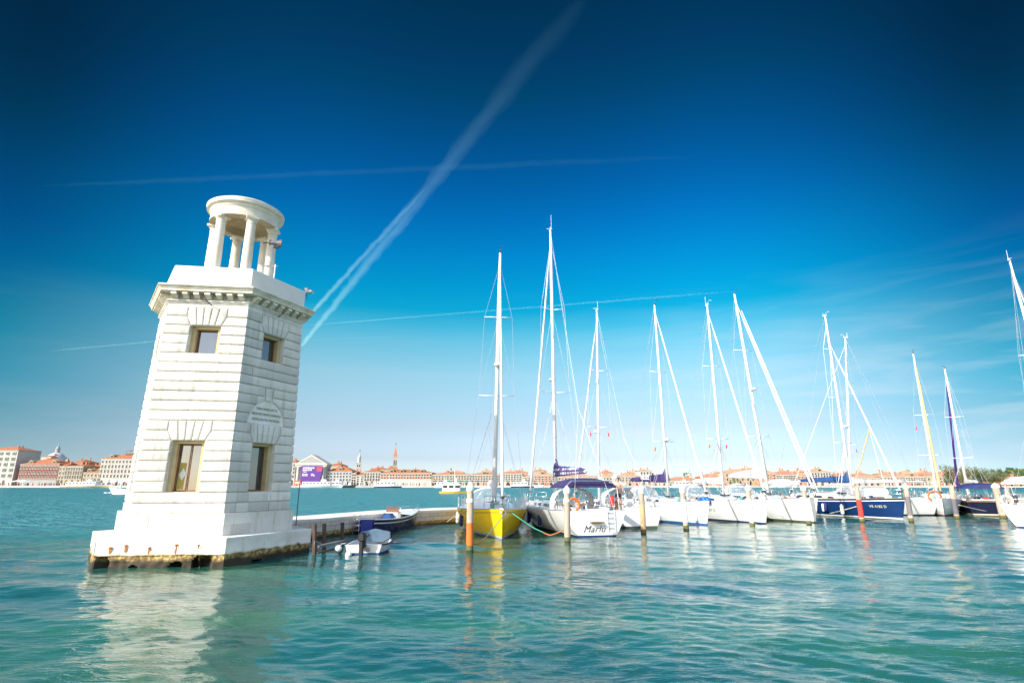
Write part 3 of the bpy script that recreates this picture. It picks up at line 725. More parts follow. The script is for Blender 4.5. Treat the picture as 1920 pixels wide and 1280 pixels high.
    for sg in (1,-1):
        for t in (.50,.60):
            pl_=MB(); z=sh(t)*.66; P=[(X(t+.016*math.cos(a),z),sg*(Y(t+.016*math.cos(a),z+.07*math.sin(a))+.008),z+.07*math.sin(a)) for a in [2*math.pi*k/12 for k in range(12)]]; pl_.add(P,[tuple(range(12))]); part('portlight',pl_,M['glass'],h)
    if not bow_near or rng.random()<.8:
        for t in (.35,.58): fender(root,X(t,.6),(1 if not bow_near else -1)*(Y(t,.6)+.13),sh(t)*.5,rng.choice(['canvas_n','white','white']),.5,.11)
    if extras: extras(root,fn,locals())
    return root
M['deck_tan']=mat('beige_locker',(.55,.48,.36),.6,.08,3)
M['antifoul']=mat('weedy_antifouling',(.10,.11,.06),.8,.3,6)
M['navyhull']=mat('glossy_navy_gelcoat',(.007,.03,.115),.12,.05,.8,coat=.4)
M['blackhull']=mat('dark_navy_gelcoat',(.010,.010,.035),.12,.05,.8,coat=.4)
M['yellowhull']=mat('chrome_yellow_gelcoat',(.80,.50,.008),.18,.04,.8,coat=.3)
M['greyhull']=mat('pale_grey_gelcoat',(.60,.60,.58),.25,.06,.8)
M['redstripe']=mat('dark_red_antifouling',(.28,.015,.03),.5,.1,3)
M['wood_mast']=mat('varnished_spruce',(.62,.33,.08),.35,.12,3)
M['yellow_sail']=mat('mustard_sail_sleeve',(.58,.42,.18),.7,.08,3,.3,9)
M['purple_sail']=mat('purple_sail_sleeve',(.07,.02,.22),.7,.08,3,.3,9)
hg=mat('clear_vinyl_window',(.45,.50,.55),.12,.1,2); M['hoodglass']=hg
hg.node_tree.nodes['Principled BSDF'].inputs['Alpha'].default_value=.35
def fender(root,x,y,z,m='white',L=.6,r=.12,nm='fender'):
    f=MB(); f.lathe([(.01,-L/2-r*.8),(r*.6,-L/2-r*.55),(r,-L/2),(r,L/2),(r*.6,L/2+r*.5),(.03,L/2+r*.9)],(x,y,z),14); f.tube([(x,y,z+L/2+r*.8),(x,y*.98,z+L/2+.6)],.01,5)
    return part(nm,f,M[m],root,smooth=True)
def horseshoe(root,P,m='orange',r=.30,ax='x'):
    f=MB(); pts=[]
    for k in range(17):
        a=R_(-60+300*k/16)
        pts.append((P[0],P[1]+r*math.cos(a),P[2]+r*math.sin(a)) if ax=='x' else (P[0]+r*math.cos(a),P[1],P[2]+r*math.sin(a)))
    f.tube(pts,.07,8); return part('lifebuoy',f,M[m],root,smooth=True)
def liferow(root,fn,ts,side,m='canvas_n',z=.65,L=.5,r=.13):
    bt,sh,Y,X=fn
    for t in ts: fender(root,X(t,z),side*(Y(t,z)+r),z,m,L,r)
def side_text(root,fn,body,t0,z,size,m,side,L_along):
    bt,sh,Y,X=fn
    P0=Vector((X(t0,z),side*(Y(t0,z)+.012),z)); dt=.03; P1=Vector((X(t0+dt,z),side*(Y(t0+dt,z)+.012),z)); up=Vector((X(t0,z+.1),side*(Y(t0,z+.1)+.012),z+.1))
    xa=(P1-P0)*(1 if side<0 else -1)
    text_mesh('registration_lettering',body,size,m,root,frame_mtx(P0,xa,up-P0))

# --- yellow sloop, bow to the camera
def ex_y(root,fn,l):
    bt,sh,Y,X=fn
    an=MB(); zb=sh(1); xb=X(1,zb)
    an.tube([(xb-.5,0,zb+.06),(xb+.12,0,zb+.08),(xb+.2,0,zb-.12)],.03,8); an.tube([(xb+.16,-.16,zb-.02),(xb+.24,-.1,zb-.22),(xb+.24,0,zb-.28),(xb+.24,.1,zb-.22),(xb+.16,.16,zb-.02)],.025,8)
    part('anchor',an,M['steel'],root,smooth=True)
    d=MB()
    for sg in (1,-1):
        rows=[]
        for t in (.62,.7,.78,.86,.92): 
            z=sh(t); rows.append([(X(t,z),sg*(Y(t,z)-.03),z+.04),(X(t,z),sg*(Y(t,z)-.05),z+.55)])
        d.loft(rows,False)
    part('lifeline_netting',d,M['netting'],root)
    fender(root,X(.45,.8),Y(.45,.8)+.13,.75,'white',.6,.13)
M['bluestripe']=mat('blue_waterline_paint',(.01,.12,.45),.4,.1,3)
M['canvas_g2']=mat('beige_grey_canvas',(.58,.55,.50),.8,.1,3,.3,9)
nm=mat('white_rail_netting',(.75,.75,.75),.7,.05,3); nm.node_tree.nodes['Principled BSDF'].inputs['Alpha'].default_value=.45; M['netting']=nm
M['deck_gb']=mat('blue_grey_deck_paint',(.42,.47,.55),.6,.06,3)
M['yline']=mat('dark_yellow_line',(.45,.30,.02),.4,.05,2)
B=sailboat
B('yellow sailing yacht with white foredeck netting, moored bow towards the camera',(942,1012),927,(938,474),True,L=12.0,B=4.15,fb=1.22,hull='yellowhull',stripe='canvas_g',bs=.72,mfrac=.385,furl=.085,
   hood='canvas_w',radar=.52,antenna=False,spreads=(.40,.72),deckm='deck_gb',sheer_stripe='yline',extras=ex_y,rise=.20,stem_rake=.12,mast_r=.12,full=.20)
def ex_m(root,fn,l):
    bt,sh,Y,X=fn; L=l['L']
    z=.62; xx=X(0,z)-.02
    text_mesh('name_lettering','Marl\u00f9',.47,M['text'],root,frame_mtx((X(0,.42)-.016,.15,.42),(0,-1,0),(X(0,.8)-X(0,.42),0,.38)),shear=.45,spacing=1.1)
    # swimming ladder and transom step
    ld=MB()
    for y in (-1.02,-.62): ld.tube([(X(0,.25)-.05,y,.30),(X(0,1.2)-.05,y,1.35)],.02,6)
    for z in (.45,.7,.95,1.2): ld.tube([(X(0,z)-.06,-1.02,z),(X(0,z)-.06,-.62,z)],.018,6)
    part('boarding_ladder',ld,M['steel'],root)
    st=MB(); st.bbox(X(0,.8)-.30,X(0,.8)+.02,-.35,.35,.72,.80,.02); part('transom_step',st,M['teak'],root)
    w=MB(); w.bbox(X(.02,1)-.02,X(.02,1)+.3,-.38,.34,.9,1.28,.03); part('locker_door',w,M['deck_tan'],root)
    horseshoe(root,(X(0,1.2)+.05,1.15,1.62),'orange',.3)
    fender(root,X(.55,.7),Y(.55,.7)+.15,.72,'canvas_n',.6,.17); fender(root,X(.84,.8),Y(.84,.8)+.12,.85,'white',.65,.12)
    o=MB(); o.bbox(X(.05,1),X(.05,1)+.22,-1.35,-1.15,1.5,2.05,.03); part('outboard_on_rail',o,M['red'],root)
    g=MB(); g.bbox(X(.05,1)+.2,X(.05,1)+.4,-1.75,-1.52,1.35,1.75,.03); part('wooden_box',g,M['teak'],root)
    a=MB()
    for sg in (1,-1): a.tube([(X(.03,1),sg*1.5,1.2),(X(.04,1),sg*1.45,2.5),(X(.04,1),sg*1.1,2.8)],.03,8)
    a.tube([(X(.04,1),1.1,2.8),(X(.04,1),-1.1,2.8)],.03,8); part('stern_arch',a,M['steel'],root)
    sa=MB(); sa.lathe([(.03,-.35),(.03,-.05),(.14,-.04),(.16,.04),(.1,.12),(.02,.14)],(X(.04,1),-1.35,2.95),14); part('satellite_dome',sa,M['white'],root)
M['checker']=mat('violet_canvas_with_white_patches',(.042,.03,.13),.75,.15,3)
mk=M['checker'].node_tree; bb=mk.nodes['Principled BSDF']; tcx=N(mk,'ShaderNodeTexCoord'); mpx=N(mk,'ShaderNodeMapping'); mpx.inputs['Location'].default_value=(.15,0,.12)
ckx=N(mk,'ShaderNodeTexBrick'); ckx.inputs['Scale'].default_value=1.0; ckx.inputs['Color1'].default_value=(.042,.03,.13,1); ckx.inputs['Color2'].default_value=(.75,.75,.75,1); ckx.inputs['Mortar'].default_value=(.042,.03,.13,1); ckx.inputs['Mortar Size'].default_value=.06
ckx.inputs['Brick Width'].default_value=.42; ckx.inputs['Row Height'].default_value=.25; ckx.inputs['Bias'].default_value=-.1
cx_=N(mk,'ShaderNodeSeparateXYZ'); cb_=N(mk,'ShaderNodeCombineXYZ'); mk.links.new(tcx.outputs['Object'],mpx.inputs[0]); mk.links.new(mpx.outputs[0],cx_.inputs[0]); mk.links.new(cx_.outputs['X'],cb_.inputs['X']); mk.links.new(cx_.outputs['Z'],cb_.inputs['Y']); mk.links.new(cb_.outputs[0],ckx.inputs[0]); mk.links.new(ckx.outputs[0],bb.inputs['Base Color'])
marlu=B('white sailing yacht with violet bimini and patched violet sail cover, stern towards the camera',(1120,1008),1042,(1032,432),False,L=12.6,B=4.0,fb=1.28,stripe='canvas_n',bs=.86,mfrac=.475,furl=.09,
   boom=1.58,boomlen=5.2,cover='checker',cover_scale=1.45,bimini=('canvas_p',2.50,1.6,1.0),hood='canvas_w',radar=.42,antenna=1.1,spreads=(.37,.68),extras=ex_m,rise=.14,mast_r=.11,full=.42,tr_rake=-.15)
def ex_3(root,fn,l):
    bt,sh,Y,X=fn
    horseshoe(root,(X(0,1.2)+.05,1.1,1.6),'white',.28); a=MB()
    a.bbox(X(.04,1),X(.04,1)+.3,.2,.7,1.2,1.7,.04); part('life_raft',a,M['white'],root)
    liferow(root,fn,(.45,.7),1,'white',.7)
B('white sailing yacht with a furled jib, stern half hidden by the violet-bimini yacht',(1203,990),1122,(1119,582),False,L=11.2,B=3.6,fb=1.2,bs=.82,mfrac=.42,boomlen=4.4,radar=.34,spreads=(.36,.66),antenna=.7,
  flags=((.36,1,'red'),(.36,-1,'red')),hood='canvas_w',extras=ex_3,furl=.08,stripe='antifoul',tr_rake=-.1)
def ex_a(root,fn,l):
    bt,sh,Y,X=fn; g0,g1,foot=l['g0'],l['g1'],l['foot']
    P=g0.lerp(g1,.50)+Vector((0,0,.2)); 
    side=-.19
    text_mesh('name_lettering','ALIZE',.50,M['wtext'],root,frame_mtx(P+Vector((0,side,.03)),(1,0,-.02),(0,.06,1)),bold=.006)
    side_text(root,fn,'VE 8053X',.60,.78,.30,M['greytext'],-1,1)
    f=MB(); f.add([(X(.5,1),-Y(.5,1)-.03,1.0),(X(.5,1)+.3,-Y(.5,1)-.03,.95),(X(.5,1)+.15,-Y(.5,1)-.04,.62),(X(.5,1)-.1,-Y(.5,1)-.04,.75)],[(0,1,2,3)]); part('red_flag',f,M['orange'],root)
    fender(root,X(.93,.5),-Y(.93,.5)-.12,.5,'white',.4,.13)
M['greytext']=mat('grey_lettering',(.18,.19,.24),.6,.02,4)
lab=['white sailing yacht with violet lettered sail cover, bow towards the camera']
B(lab[0],(1326,985),1251,(1227,571),True,L=11.0,B=3.5,fb=1.32,bs=.75,mfrac=.39,boomlen=5.4,boom=1.15,cover='canvas_p',cover_scale=1.35,radar=.28,spreads=(.27,.63),antenna=False,flags=((.27,-1,'orange'),),
  hood='canvas_w',extras=ex_a,stripe='bluestripe',furl=.075)
M_b=1
def ex_5(root,fn,l):
    bt,sh,Y,X=fn
    side_text(root,fn,'VE 9069 D',.62,.78,.30,M['greytext'],-1,1)
    b=MB(); z=1.35; b.lathe([(.02,-.55),(.2,-.5),(.24,-.3),(.24,.3),(.2,.5),(.02,.55)],(0,0,0),14); b.v=[(X(.62,z)+p[2]*1.2,-Y(.62,z)-.05+p[0],z+.12+p[1]) for p in b.v]; part('rolled_blue_dinghy',b,mat('bright_blue_pvc',(.01,.14,.5),.4,.1,3),root,smooth=True)
B('white sailing yacht with a bright blue roll lashed on its side deck',(1436,983),1354,(1326,572),True,L=11.5,B=3.7,fb=1.38,bs=.76,mfrac=.39,boomlen=4.4,cover='canvas_w',spreads=(.28,.66),antenna=.8,flags=((.28,-1,'orange'),(.28,1,'red')),
  hood='canvas_w',extras=ex_5,stripe='canvas_n',furl=.08,cover_scale=1.1)
def ex_6(root,fn,l):
    bt,sh,Y,X=fn
    st=l['bowp']; top=l['top']; f=MB(); a=Vector((st.x+.35,0,st.z+.1)); f.tube([a.lerp(top,k/10) for k in range(10)],[.03]+[.06]*7+[.04,.02],8); part('second_furled_jib',f,M['canvas_w'],root,smooth=True)
B('large white sailing yacht with two furled headsails and tall white sail cover',(1530,981),1438,(1377,551),True,L=12.5,B=4.0,fb=1.45,bs=.78,mfrac=.39,boomlen=5.2,boom=1.3,cover='canvas_w',cover_scale=2.0,radar=.50,spreads=(.27,.70),antenna=False,
  hood='canvas_w',extras=ex_6,stripe='antifoul',furl=.085,flags=((.27,-1,'purple_sail'),),mast_r=.12)
def ex_7(root,fn,l):
    bt,sh,Y,X=fn
    side_text(root,fn,'VE 4182 D',.885,.92,.28,M['gtext'],-1,1)
    liferow(root,fn,(.42,.60),-1,'canvas_n',.75)
    fender(root,X(.70,.7),-Y(.70,.7)-.14,.6,'white',.6,.14)
B('navy blue sailing yacht with bright blue sail cover and cream registration letters',(1693,974),1603,(1547,592),True,heading=108,L=13.5,B=3.7,fb=1.35,hull='navyhull',stripe='white',bs=.72,mfrac=.30,boomlen=5.2,boom=1.0,cover='canvas_b',cover_scale=1.3,spreads=(.27,.52,.80),
  bimini=('canvas_w',2.6,1.4,1.0),sheer_stripe='white',extras=ex_7,stay_top=.84,furl=.07,antenna=.3,cab_h=.5)
def ex_8(root,fn,l):
    bt,sh,Y,X=fn
    c=MB(); c.bbox(X(.30,1),X(.62,1),-1.0,1.0,1.2,2.25,.15); o=part('deckhouse',c,M['white'],root); P=l['foot']
    h=MB(); h.tube([(X(.42,1)+.42*math.cos(k*math.pi/10),-1.06,1.75+.42*math.sin(k*math.pi/10)) for k in range(20)],.09,8,closed=True); part('lifebuoy',h,M['deck_tan'],root,smooth=True)
B('white sailing yacht with deckhouse and round beige lifebuoy, behind the navy yacht',(1735,955),1628,(1585,633),False,L=11.0,B=3.6,fb=1.3,endY=50,heading=176,mfrac=.45,boomlen=4.6,boom=1.1,cover='canvas_w',cover_scale=.7,radar=.42,spreads=(.30,.62),antenna=.5,
  extras=ex_8,furl=.022,flags=((.3,1,'red'),))
def ex_9(root,fn,l):
    bt,sh,Y,X=fn
    horseshoe(root,(X(.96,1)-.1,-.45,1.62),'orange',.42,'x')
    w=MB(); w.bbox(X(.35,1),X(.66,1),-1.0,1.0,1.2,1.75,.08); o=part('deckhouse',w,M['white'],root)
    for k in range(4):
        q=MB(); xx=X(.38+.07*k,1); q.box(xx,xx+.42,-1.012,-1.0,1.42,1.62); part('window',q,M['redstripe'],o)
    r=MB(); a=l['bowp']; b=l['top']; r.tube([a.lerp(b,.06+k/12*.9) for k in range(12)],[.05]+[.085]*9+[.06,.03],10); part('yellow_sail_sleeve',r,M['yellow_sail'],root,smooth=True)
B('white sailing yacht with mustard yellow furled jib, dark red waterline and orange lifebuoy',(1772,968),1751,(1712,662),True,L=11.0,B=3.6,fb=1.25,bs=.75,mfrac=.40,boomlen=4.4,cover='canvas_w',spreads=(.27,.55),antenna=False,flags=((.5,-1,'red'),),
  extras=ex_9,stripe='redstripe',furl=.10,furl_m='yellow_sail')
def ex_10(root,fn,l):
    bt,sh,Y,X=fn
    part('teak_rail_stripe',hull_strip(MB(),fn,lambda t:sh(t)-.12,lambda t:sh(t)-.02,nz=1,off=.012),M['teak'],root)
    fender(root,X(.9,.7),Y(.9,.7)+.16,.6,'white',.6,.2)
B('dark navy sailing yacht with teak rail and purple furled jib, stern towards the camera',(1852,966),1809,(1771,690),False,L=11.0,B=3.5,fb=1.2,hull='blackhull',stripe='deck_tan',bs=.75,mfrac=.42,boomlen=4.6,boom=1.1,cover='canvas_g2',cover_scale=1.1,spreads=(.28,.6),antenna=False,
  extras=ex_10,furl=.11,furl_m='purple_sail',bimini=('canvas_n',2.25,1.5,1.7))
def ex_11(root,fn,l):
    bt,sh,Y,X=fn
    a=MB()
    for sg in (1,-1): a.tube([(X(.03,1),sg*1.5,1.2),(X(.06,1),sg*1.45,2.9),(X(.08,1),sg*1.2,3.05)],.035,8)
    a.tube([(X(.08,1),1.2,3.05),(X(.08,1),-1.2,3.05)],.03,8); part('stern_arch',a,M['steel'],root)
    g=MB(); g.bbox(X(.02,1),X(.02,1)+.25,.9,1.15,1.5,1.95,.03); part('outboard_on_rail',g,M['dark'],root)
    horseshoe(root,(X(0,1.2)+.05,1.35,1.65),'white',.28)
B('white sailing yacht cut by the right edge of the photo, stern towards the camera',(1950,992),2003,(1893,489),False,L=13.0,B=4.1,fb=1.35,bs=.86,mfrac=.42,boomlen=5,boom=1.3,cover='canvas_n',spreads=(.35,.58),antenna=.8,extras=ex_11,bimini=('canvas_w',2.7,1.6,1.2),tr_rake=-.2,full=.42)
B('distant sailing boat with varnished wooden mast beyond the navy yacht',(1660,930),1643,(1631,800),True,L=9.5,B=3,fb=1.1,hull='white',endY=86,heading=165,mfrac=.45,mast_m='wood_mast',cover='canvas_g',spreads=(.45,),antenna=False,furl=.05,boomlen=3.8)
# ================================================================ mooring posts, ropes, jetty, small boats
def post_mat(nm,band=None,z0=.1,z1=1.3,low=None,seed=0):
    m=mat(nm,(.46,.38,.30),.85,.25,1.2,.5,30,c2=(.30,.23,.17),stretch=(6,6,1)); t=m.node_tree; b=t.nodes['Principled BSDF']
    src=b.inputs['Base Color'].links[0].from_socket
    ge=N(t,'ShaderNodeNewGeometry'); sp=N(t,'ShaderNodeSeparateXYZ'); t.links.new(ge.outputs['Position'],sp.inputs[0])
    nz=N(t,'ShaderNodeTexNoise',Scale=7.,Detail=4); t.links.new(ge.outputs['Position'],nz.inputs[0])
    ad=N(t,'ShaderNodeMath',operation='MULTIPLY_ADD'); ad.inputs[1].default_value=-.12; t.links.new(nz.outputs[0],ad.inputs[0]); t.links.new(sp.outputs['Z'],ad.inputs[2])
    def step(src,za,zb,c,prev):
        g1=N(t,'ShaderNodeMath',operation='GREATER_THAN'); g1.inputs[1].default_value=za; t.links.new(src,g1.inputs[0])
        g2=N(t,'ShaderNodeMath',operation='LESS_THAN'); g2.inputs[1].default_value=zb; t.links.new(src,g2.inputs[0])
        mu=N(t,'ShaderNodeMath',operation='MULTIPLY'); t.links.new(g1.outputs[0],mu.inputs[0]); t.links.new(g2.outputs[0],mu.inputs[1])
        mx=N(t,'ShaderNodeMix',data_type='RGBA'); mx.inputs[7].default_value=(*c,1); t.links.new(mu.outputs[0],mx.inputs[0]); t.links.new(prev,mx.inputs[6]); return mx.outputs[2]
    s=src
    if band: s=step(sp.outputs['Z'],z0,z1,band,s)
    s=step(ad.outputs[0],-9,.20,(.12,.115,.035),s); s=step(ad.outputs[0],-9,.02,(.03,.035,.015),s)
    t.links.new(s,b.inputs['Base Color']); return m
PG='wooden mooring posts along the berths'
def post(label,base,toppx,r,band=None,zb=(.15,1.3),lean_=True,cap=True,tagz=None,group=PG,cat='mooring post'):
    P=Pz(*base); T=Py(toppx[0],toppx[1],P.y)
    o=thing('mooring_post',label,cat,P,0,group)
    top=T-P; m=MB(); rng=random.Random(int(base[0]))
    k=10; pts=[top*(-.35)+(top*1.35)*i/k for i in range(k+1)]
    m.tube([p+Vector((rng.uniform(-.006,.006),rng.uniform(-.006,.006),0)) for p in pts],[r*(1.05-.1*i/k)*(1+rng.uniform(-.03,.03)) for i in range(k+1)],16)
    part('pile',m,post_mat('weathered_pile',band,*zb),o,auto=40)
    if cap:
        c=MB(); z=top.z-.02
        c.lathe([(r*1.12,-.16),(r*1.16,-.15),(r*1.16,0),(r*1.0,.06),(r*.35,.20),(.01,.23)],(top.x,top.y,z),16); part('cap',c,M['white'],o,auto=35)
    if tagz:
        q=tagz/top.z; c=MB(); c.tube([top*(q-.03),top*(q+.03)],r*1.12,14); part('rope_loop',c,M['canvas_w'],o)
    return o
post('weathered mooring post with bright orange lower band, left of the yellow yacht',(881,1034),(882,912),.145,(.62,.15,.02),(.12,1.12),tagz=2.0)
post('plain mooring post with white cap, in front of the violet-bimini yacht',(1064,1017),(1063,918),.145,tagz=1.9)
post('mooring post with tan lower half, right of the violet-bimini yacht',(1207,1001),(1202,915),.15,(.55,.36,.20),(.25,1.55),tagz=2.2)
post('mooring post with white lower half, in front of the violet-lettered yacht',(1287,993),(1279,914),.16,(.72,.72,.68),(.45,1.75),tagz=2.2)
post('mooring post with white lower half, in front of the yacht with blue roll',(1411,988),(1402,914),.16,(.72,.72,.68),(.35,1.75))
post('mooring post with pale lower half, before the bow of the large white yacht',(1517,983),(1506,914),.16,(.70,.70,.66),(.25,1.7))
post('mooring post with red lower band, in front of the navy blue yacht',(1617,979),(1606,913),.17,(.55,.05,.035),(.35,1.55),cap=False)
post('mooring post with grey lower band, at the stem of the navy blue yacht',(1709,978),(1698,911),.17,(.16,.15,.15),(.45,1.75))
post('mooring post with dark lower band, between white and dark navy yachts',(1795,973),(1784,913),.18,(.13,.12,.14),(.35,1.5),cap=False)
post('thick leaning mooring post with white cap, right of the dark navy yacht',(1882,972),(1866,910),.24,None,cap=True)
post('mooring post without cap behind the thick leaning post',(1898,964),(1886,913),.22,None,cap=False)
def rope(label,pts,mats,r=.02,sag=.5,group='mooring ropes hanging from posts and boats'):
    P=[Vector(p) for p in pts]; out=[]
    for a,b in zip(P,P[1:]):
        for k in range(12):
            q=k/12; p=a.lerp(b,q); p.z-=sag*4*q*(1-q)*((b-a).length/4); out.append(p)
    out.append(P[-1]); 
    m=MB(); m.tube(out,r,6)
    root=part('mooring_rope',m,M[mats],None,smooth=True); 
    return tag(root,label,'rope',group)
ys=Py(947,968,28.2); p1=Pz(881,1034)+Vector((0,0,.5))
rope('pale green mooring rope from yellow bow down to the orange-banded post',[Py(944,966,28.3),Py(912,1006,26)],'rope_g',.022,.02)
rope('orange end of the mooring rope beside the orange-banded post',[Py(912,1006,26),Py(893,1019,24.2),Py(884,1018,23.75)],'rope_o',.024,.10)
rope('green mooring rope from yellow bow to the water before the white yacht',[Py(961,962,28.4),Py(1002,990,28),Py(1020,998,27.8)],'rope_g',.024,.03)
rope('orange mooring rope hanging between green rope and plain capped post',[Py(1019,998,27.8),Py(1032,1003,27.6),Py(1062,990,27.2)],'rope_o',.028,.12)
rope('thin pale rope from plain capped post to the lettered transom',[Py(1066,990,27.3),Py(1085,1004,28.2),Py(1160,962,29.5)],'rope',.014,.05)
rope('pale mooring rope from navy yacht bow side to the red-banded post',[Py(1556,962,43.5),Py(1606,949,40.8)],'rope',.03,.02)
rope('pale mooring rope across the dark navy hull',[Py(1797,946,44.3),Py(1850,958,46.5)],'rope',.03,.02)
rope('pale rope from the jetty edge to the yellow hull',[Py(838,978,38.3),Py(866,955,33)],'rope',.03,.02)
rope('dark mooring rope hanging beside the yacht with blue roll',[Py(1375,952,38.3),Py(1383,970,38.2),Py(1400,968,37)],'rope',.02,.2)
# stone jetty
M['jetty']=base_mat(); M['jetty'].name='jetty_stone'
jt=M['jetty'].node_tree; bbj=jt.nodes['Principled BSDF']
brk=N(jt,'ShaderNodeTexBrick',Scale=1.0); brk.inputs['Brick Width'].default_value=.75; brk.inputs['Row Height'].default_value=.27; brk.inputs['Mortar Size'].default_value=.012
brk.inputs['Color1'].default_value=(.62,.55,.48,1);brk.inputs['Color2'].default_value=(.50,.44,.38,1);brk.inputs['Mortar'].default_value=(.18,.14,.10,1)
uvn=N(jt,'ShaderNodeUVMap'); jt.links.new(uvn.outputs[0],brk.inputs[0])
old=[l for l in jt.links if l.to_node==bbj and l.to_socket.name=='Base Color'][0].from_node
src_in=[i for i in old.inputs if i.name=='A' and i.type=='RGBA'][0]
jt.links.new(brk.outputs[0],src_in)
for nd in jt.nodes:
    if nd.type=='MATH' and nd.operation=='MULTIPLY_ADD': nd.inputs[1].default_value=-.15
M['jtop']=mat('pale_jetty_paving',(.72,.67,.60),.85,.1,.8,.2,8)
JL=[(-11.2,26.0),(-9.3,30.6),(-6.8,36.6),(-3.9,39.9),(2.5,43.6),(12,50.5),(26,56.5),(45,63),(80,70)]
jv=[];
def jetty():
    me_v=[];me_f=[];uv=[];mi=[]
    s=0;W=2.6
    pts=[Vector((x,y,0)) for x,y in JL]; ss=[0]
    for a,b in zip(pts,pts[1:]): ss.append(ss[-1]+(b-a).length)
    for i,p in enumerate(pts):
        d=(pts[min(i+1,len(pts)-1)]-pts[max(i-1,0)]).normalized(); nrm=Vector((-d.y,d.x,0))
        q=p+nrm*W
        me_v+=[(p.x,p.y,-.8),(p.x,p.y,.80),(p.x-nrm.x*.05,p.y-nrm.y*.05,.80),(p.x-nrm.x*.05,p.y-nrm.y*.05,.94),(q.x+nrm.x*.05,q.y+nrm.y*.05,.94),(q.x,q.y,.80),(q.x,q.y,-.8)]
    prof=[0,1.6,1.6,1.75,4.3,4.5,6]
    for i in range(len(pts)-1):
        for j in range(6):
            a=i*7+j; me_f.append((a,a+7,a+8,a+1)); uv+=[(ss[i],prof[j]),(ss[i+1],prof[j]),(ss[i+1],prof[j+1]),(ss[i],prof[j+1])]; mi.append(0 if j in(0,5) else 1)
    me_f.append((0,1,2,3,4,5,6)); uv+=[(0,0)]*7; mi.append(0)
    me=bpy.data.meshes.new('stone_jetty'); me.from_pydata(me_v,[],me_f); me.materials.append(M['jetty']); me.materials.append(M['jtop'])
    u=me.uv_layers.new(name='UVMap'); 
    for k,c in enumerate(uv): u.data[k].uv=c
    me.polygons.foreach_set('material_index',mi); me.update()
    o=bpy.data.objects.new('stone_jetty',me); col.objects.link(o); return tag(o,'low stone jetty with pale paved top running from the lighthouse behind the boats','jetty')
jetty()
m=MB(); m.tube([(0,0,-.6),(0,0,1.75)],.02,8); o=part('iron_stake',m,M['dark']); o.location=Py(555,982,26.3); o.location.z=.9; tag(o,'thin dark iron stake on the jetty close behind the lighthouse','stake')
# landing stage with piles
M['pilewood']=mat('dark_wet_wood',(.10,.065,.05),.8,.25,4,.4,20,stretch=(4,4,1))
ls=thing('landing_stage','small dark wooden landing stage between lighthouse and dinghy','landing stage',Pz(612,1034))
def LW(P): return w2l(ls,P)
a0=Pz(597,1024,.42);a1=Pz(641,1015,.42)
m=MB(); d=(a1-a0)
Y0=LW(a0);Y1=LW(a1); 
for k in range(6):
    off=Vector((0,.13*k,0)); m.tube([Y0+off,Y1+off],.045,4)
part('deck_board',m,mat('grey_weathered_plank',(.16,.16,.17),.85,.2,4),ls)
m=MB(); m.tube([Y0+Vector((0,-.06,-.22)),Y1+Vector((0,-.06,-.22))],.04,4); part('crossbeam',m,M['pilewood'],ls)
for (bx,by,tx,ty) in ((592,1040,590,982),(610,1031,608,981),(643,1018,642,979)):
    P=Pz(bx,by);T=Py(tx,ty,P.y); m=MB(); a=LW(P);b=LW(T); m.tube([a-Vector((0,0,.6)),b],[.085,.08],10); part('pile',m,M['pilewood'],ls)
rope('thin pale rope tied round the landing stage piles',[Py(588,1040,22.6),Py(590,1012,22.6),Py(612,1024,23.4)],'rope',.015,.03)
# open boat hull builder (small boats)
def open_boat(root,L,B,fb,hullm,inm,rubm,bs=.85,rise=.5,nt=22,full=.4,bottom=None,stem_rake=.5):
    fn=hull_fns(L,B,fb,bs,rise,stem_rake,.0,full); bt,sh,Y,X=fn
    h=part('hull',hull_strip(MB(),fn,lambda t:-.3,lambda t:sh(t),nt=nt,nz=8),M[hullm],root,auto=40)
    i=MB()
    for sg in (1,-1):
        rows=[]
        for k in range(nt+1):
            t=.02+.96*k/nt; zs=sh(t); rows.append([(X(t,z),sg*max(Y(t,z)-.07,0),z) for z in (.08,zs*.4,zs*.8,zs+.005)]+[(X(t,zs),sg*(Y(t,zs)+.01),zs+.02)])
        if sg<0: rows=[r[::-1] for r in rows]
        i.loft(rows,False)
        i.add([(X(.02+.96*k/nt,.08),sg*max(Y(.02+.96*k/nt,.08)-.07,0),.08) for k in range(nt+1)]+[(X(.02+.96*k/nt,.08),0,.08) for k in range(nt,-1,-1)],[tuple(range(2*nt+2))])
    i.box(X(0,.5)+.012,X(.02,.5)+.03,-Y(0,.12)+.02,Y(0,.12)-.02,0,sh(0)-.01)
    part('inner_liner',i,M[inm],h)
    r=MB()
    for sg in (1,-1): r.tube([(X(k/24,sh(k/24)),sg*(Y(k/24,sh(k/24))+.015),sh(k/24)) for k in range(25)],.035,6)
    part('rubbing_strake',r,M[rubm],h,smooth=True)
    return fn
M['bluehull']=mat('dark_blue_gelcoat',(.008,.014,.085),.15,.06,.8,coat=.3)
S=Pz(703,1002);Bw=Pz(783,988)
d=(Bw-S); d.normalize(); Lb=6.3
mo=thing('motor_boat','dark blue open motorboat with white deck lying along the jetty','motorboat',S+d*Lb/2+Vector((-d.y,d.x,0))*.60,math.atan2(d.y,d.x))
fn=open_boat(mo,Lb,1.75,.72,'bluehull','white','white',.60,.45,full=.30); bt,sh,Y,X=fn
m=MB()
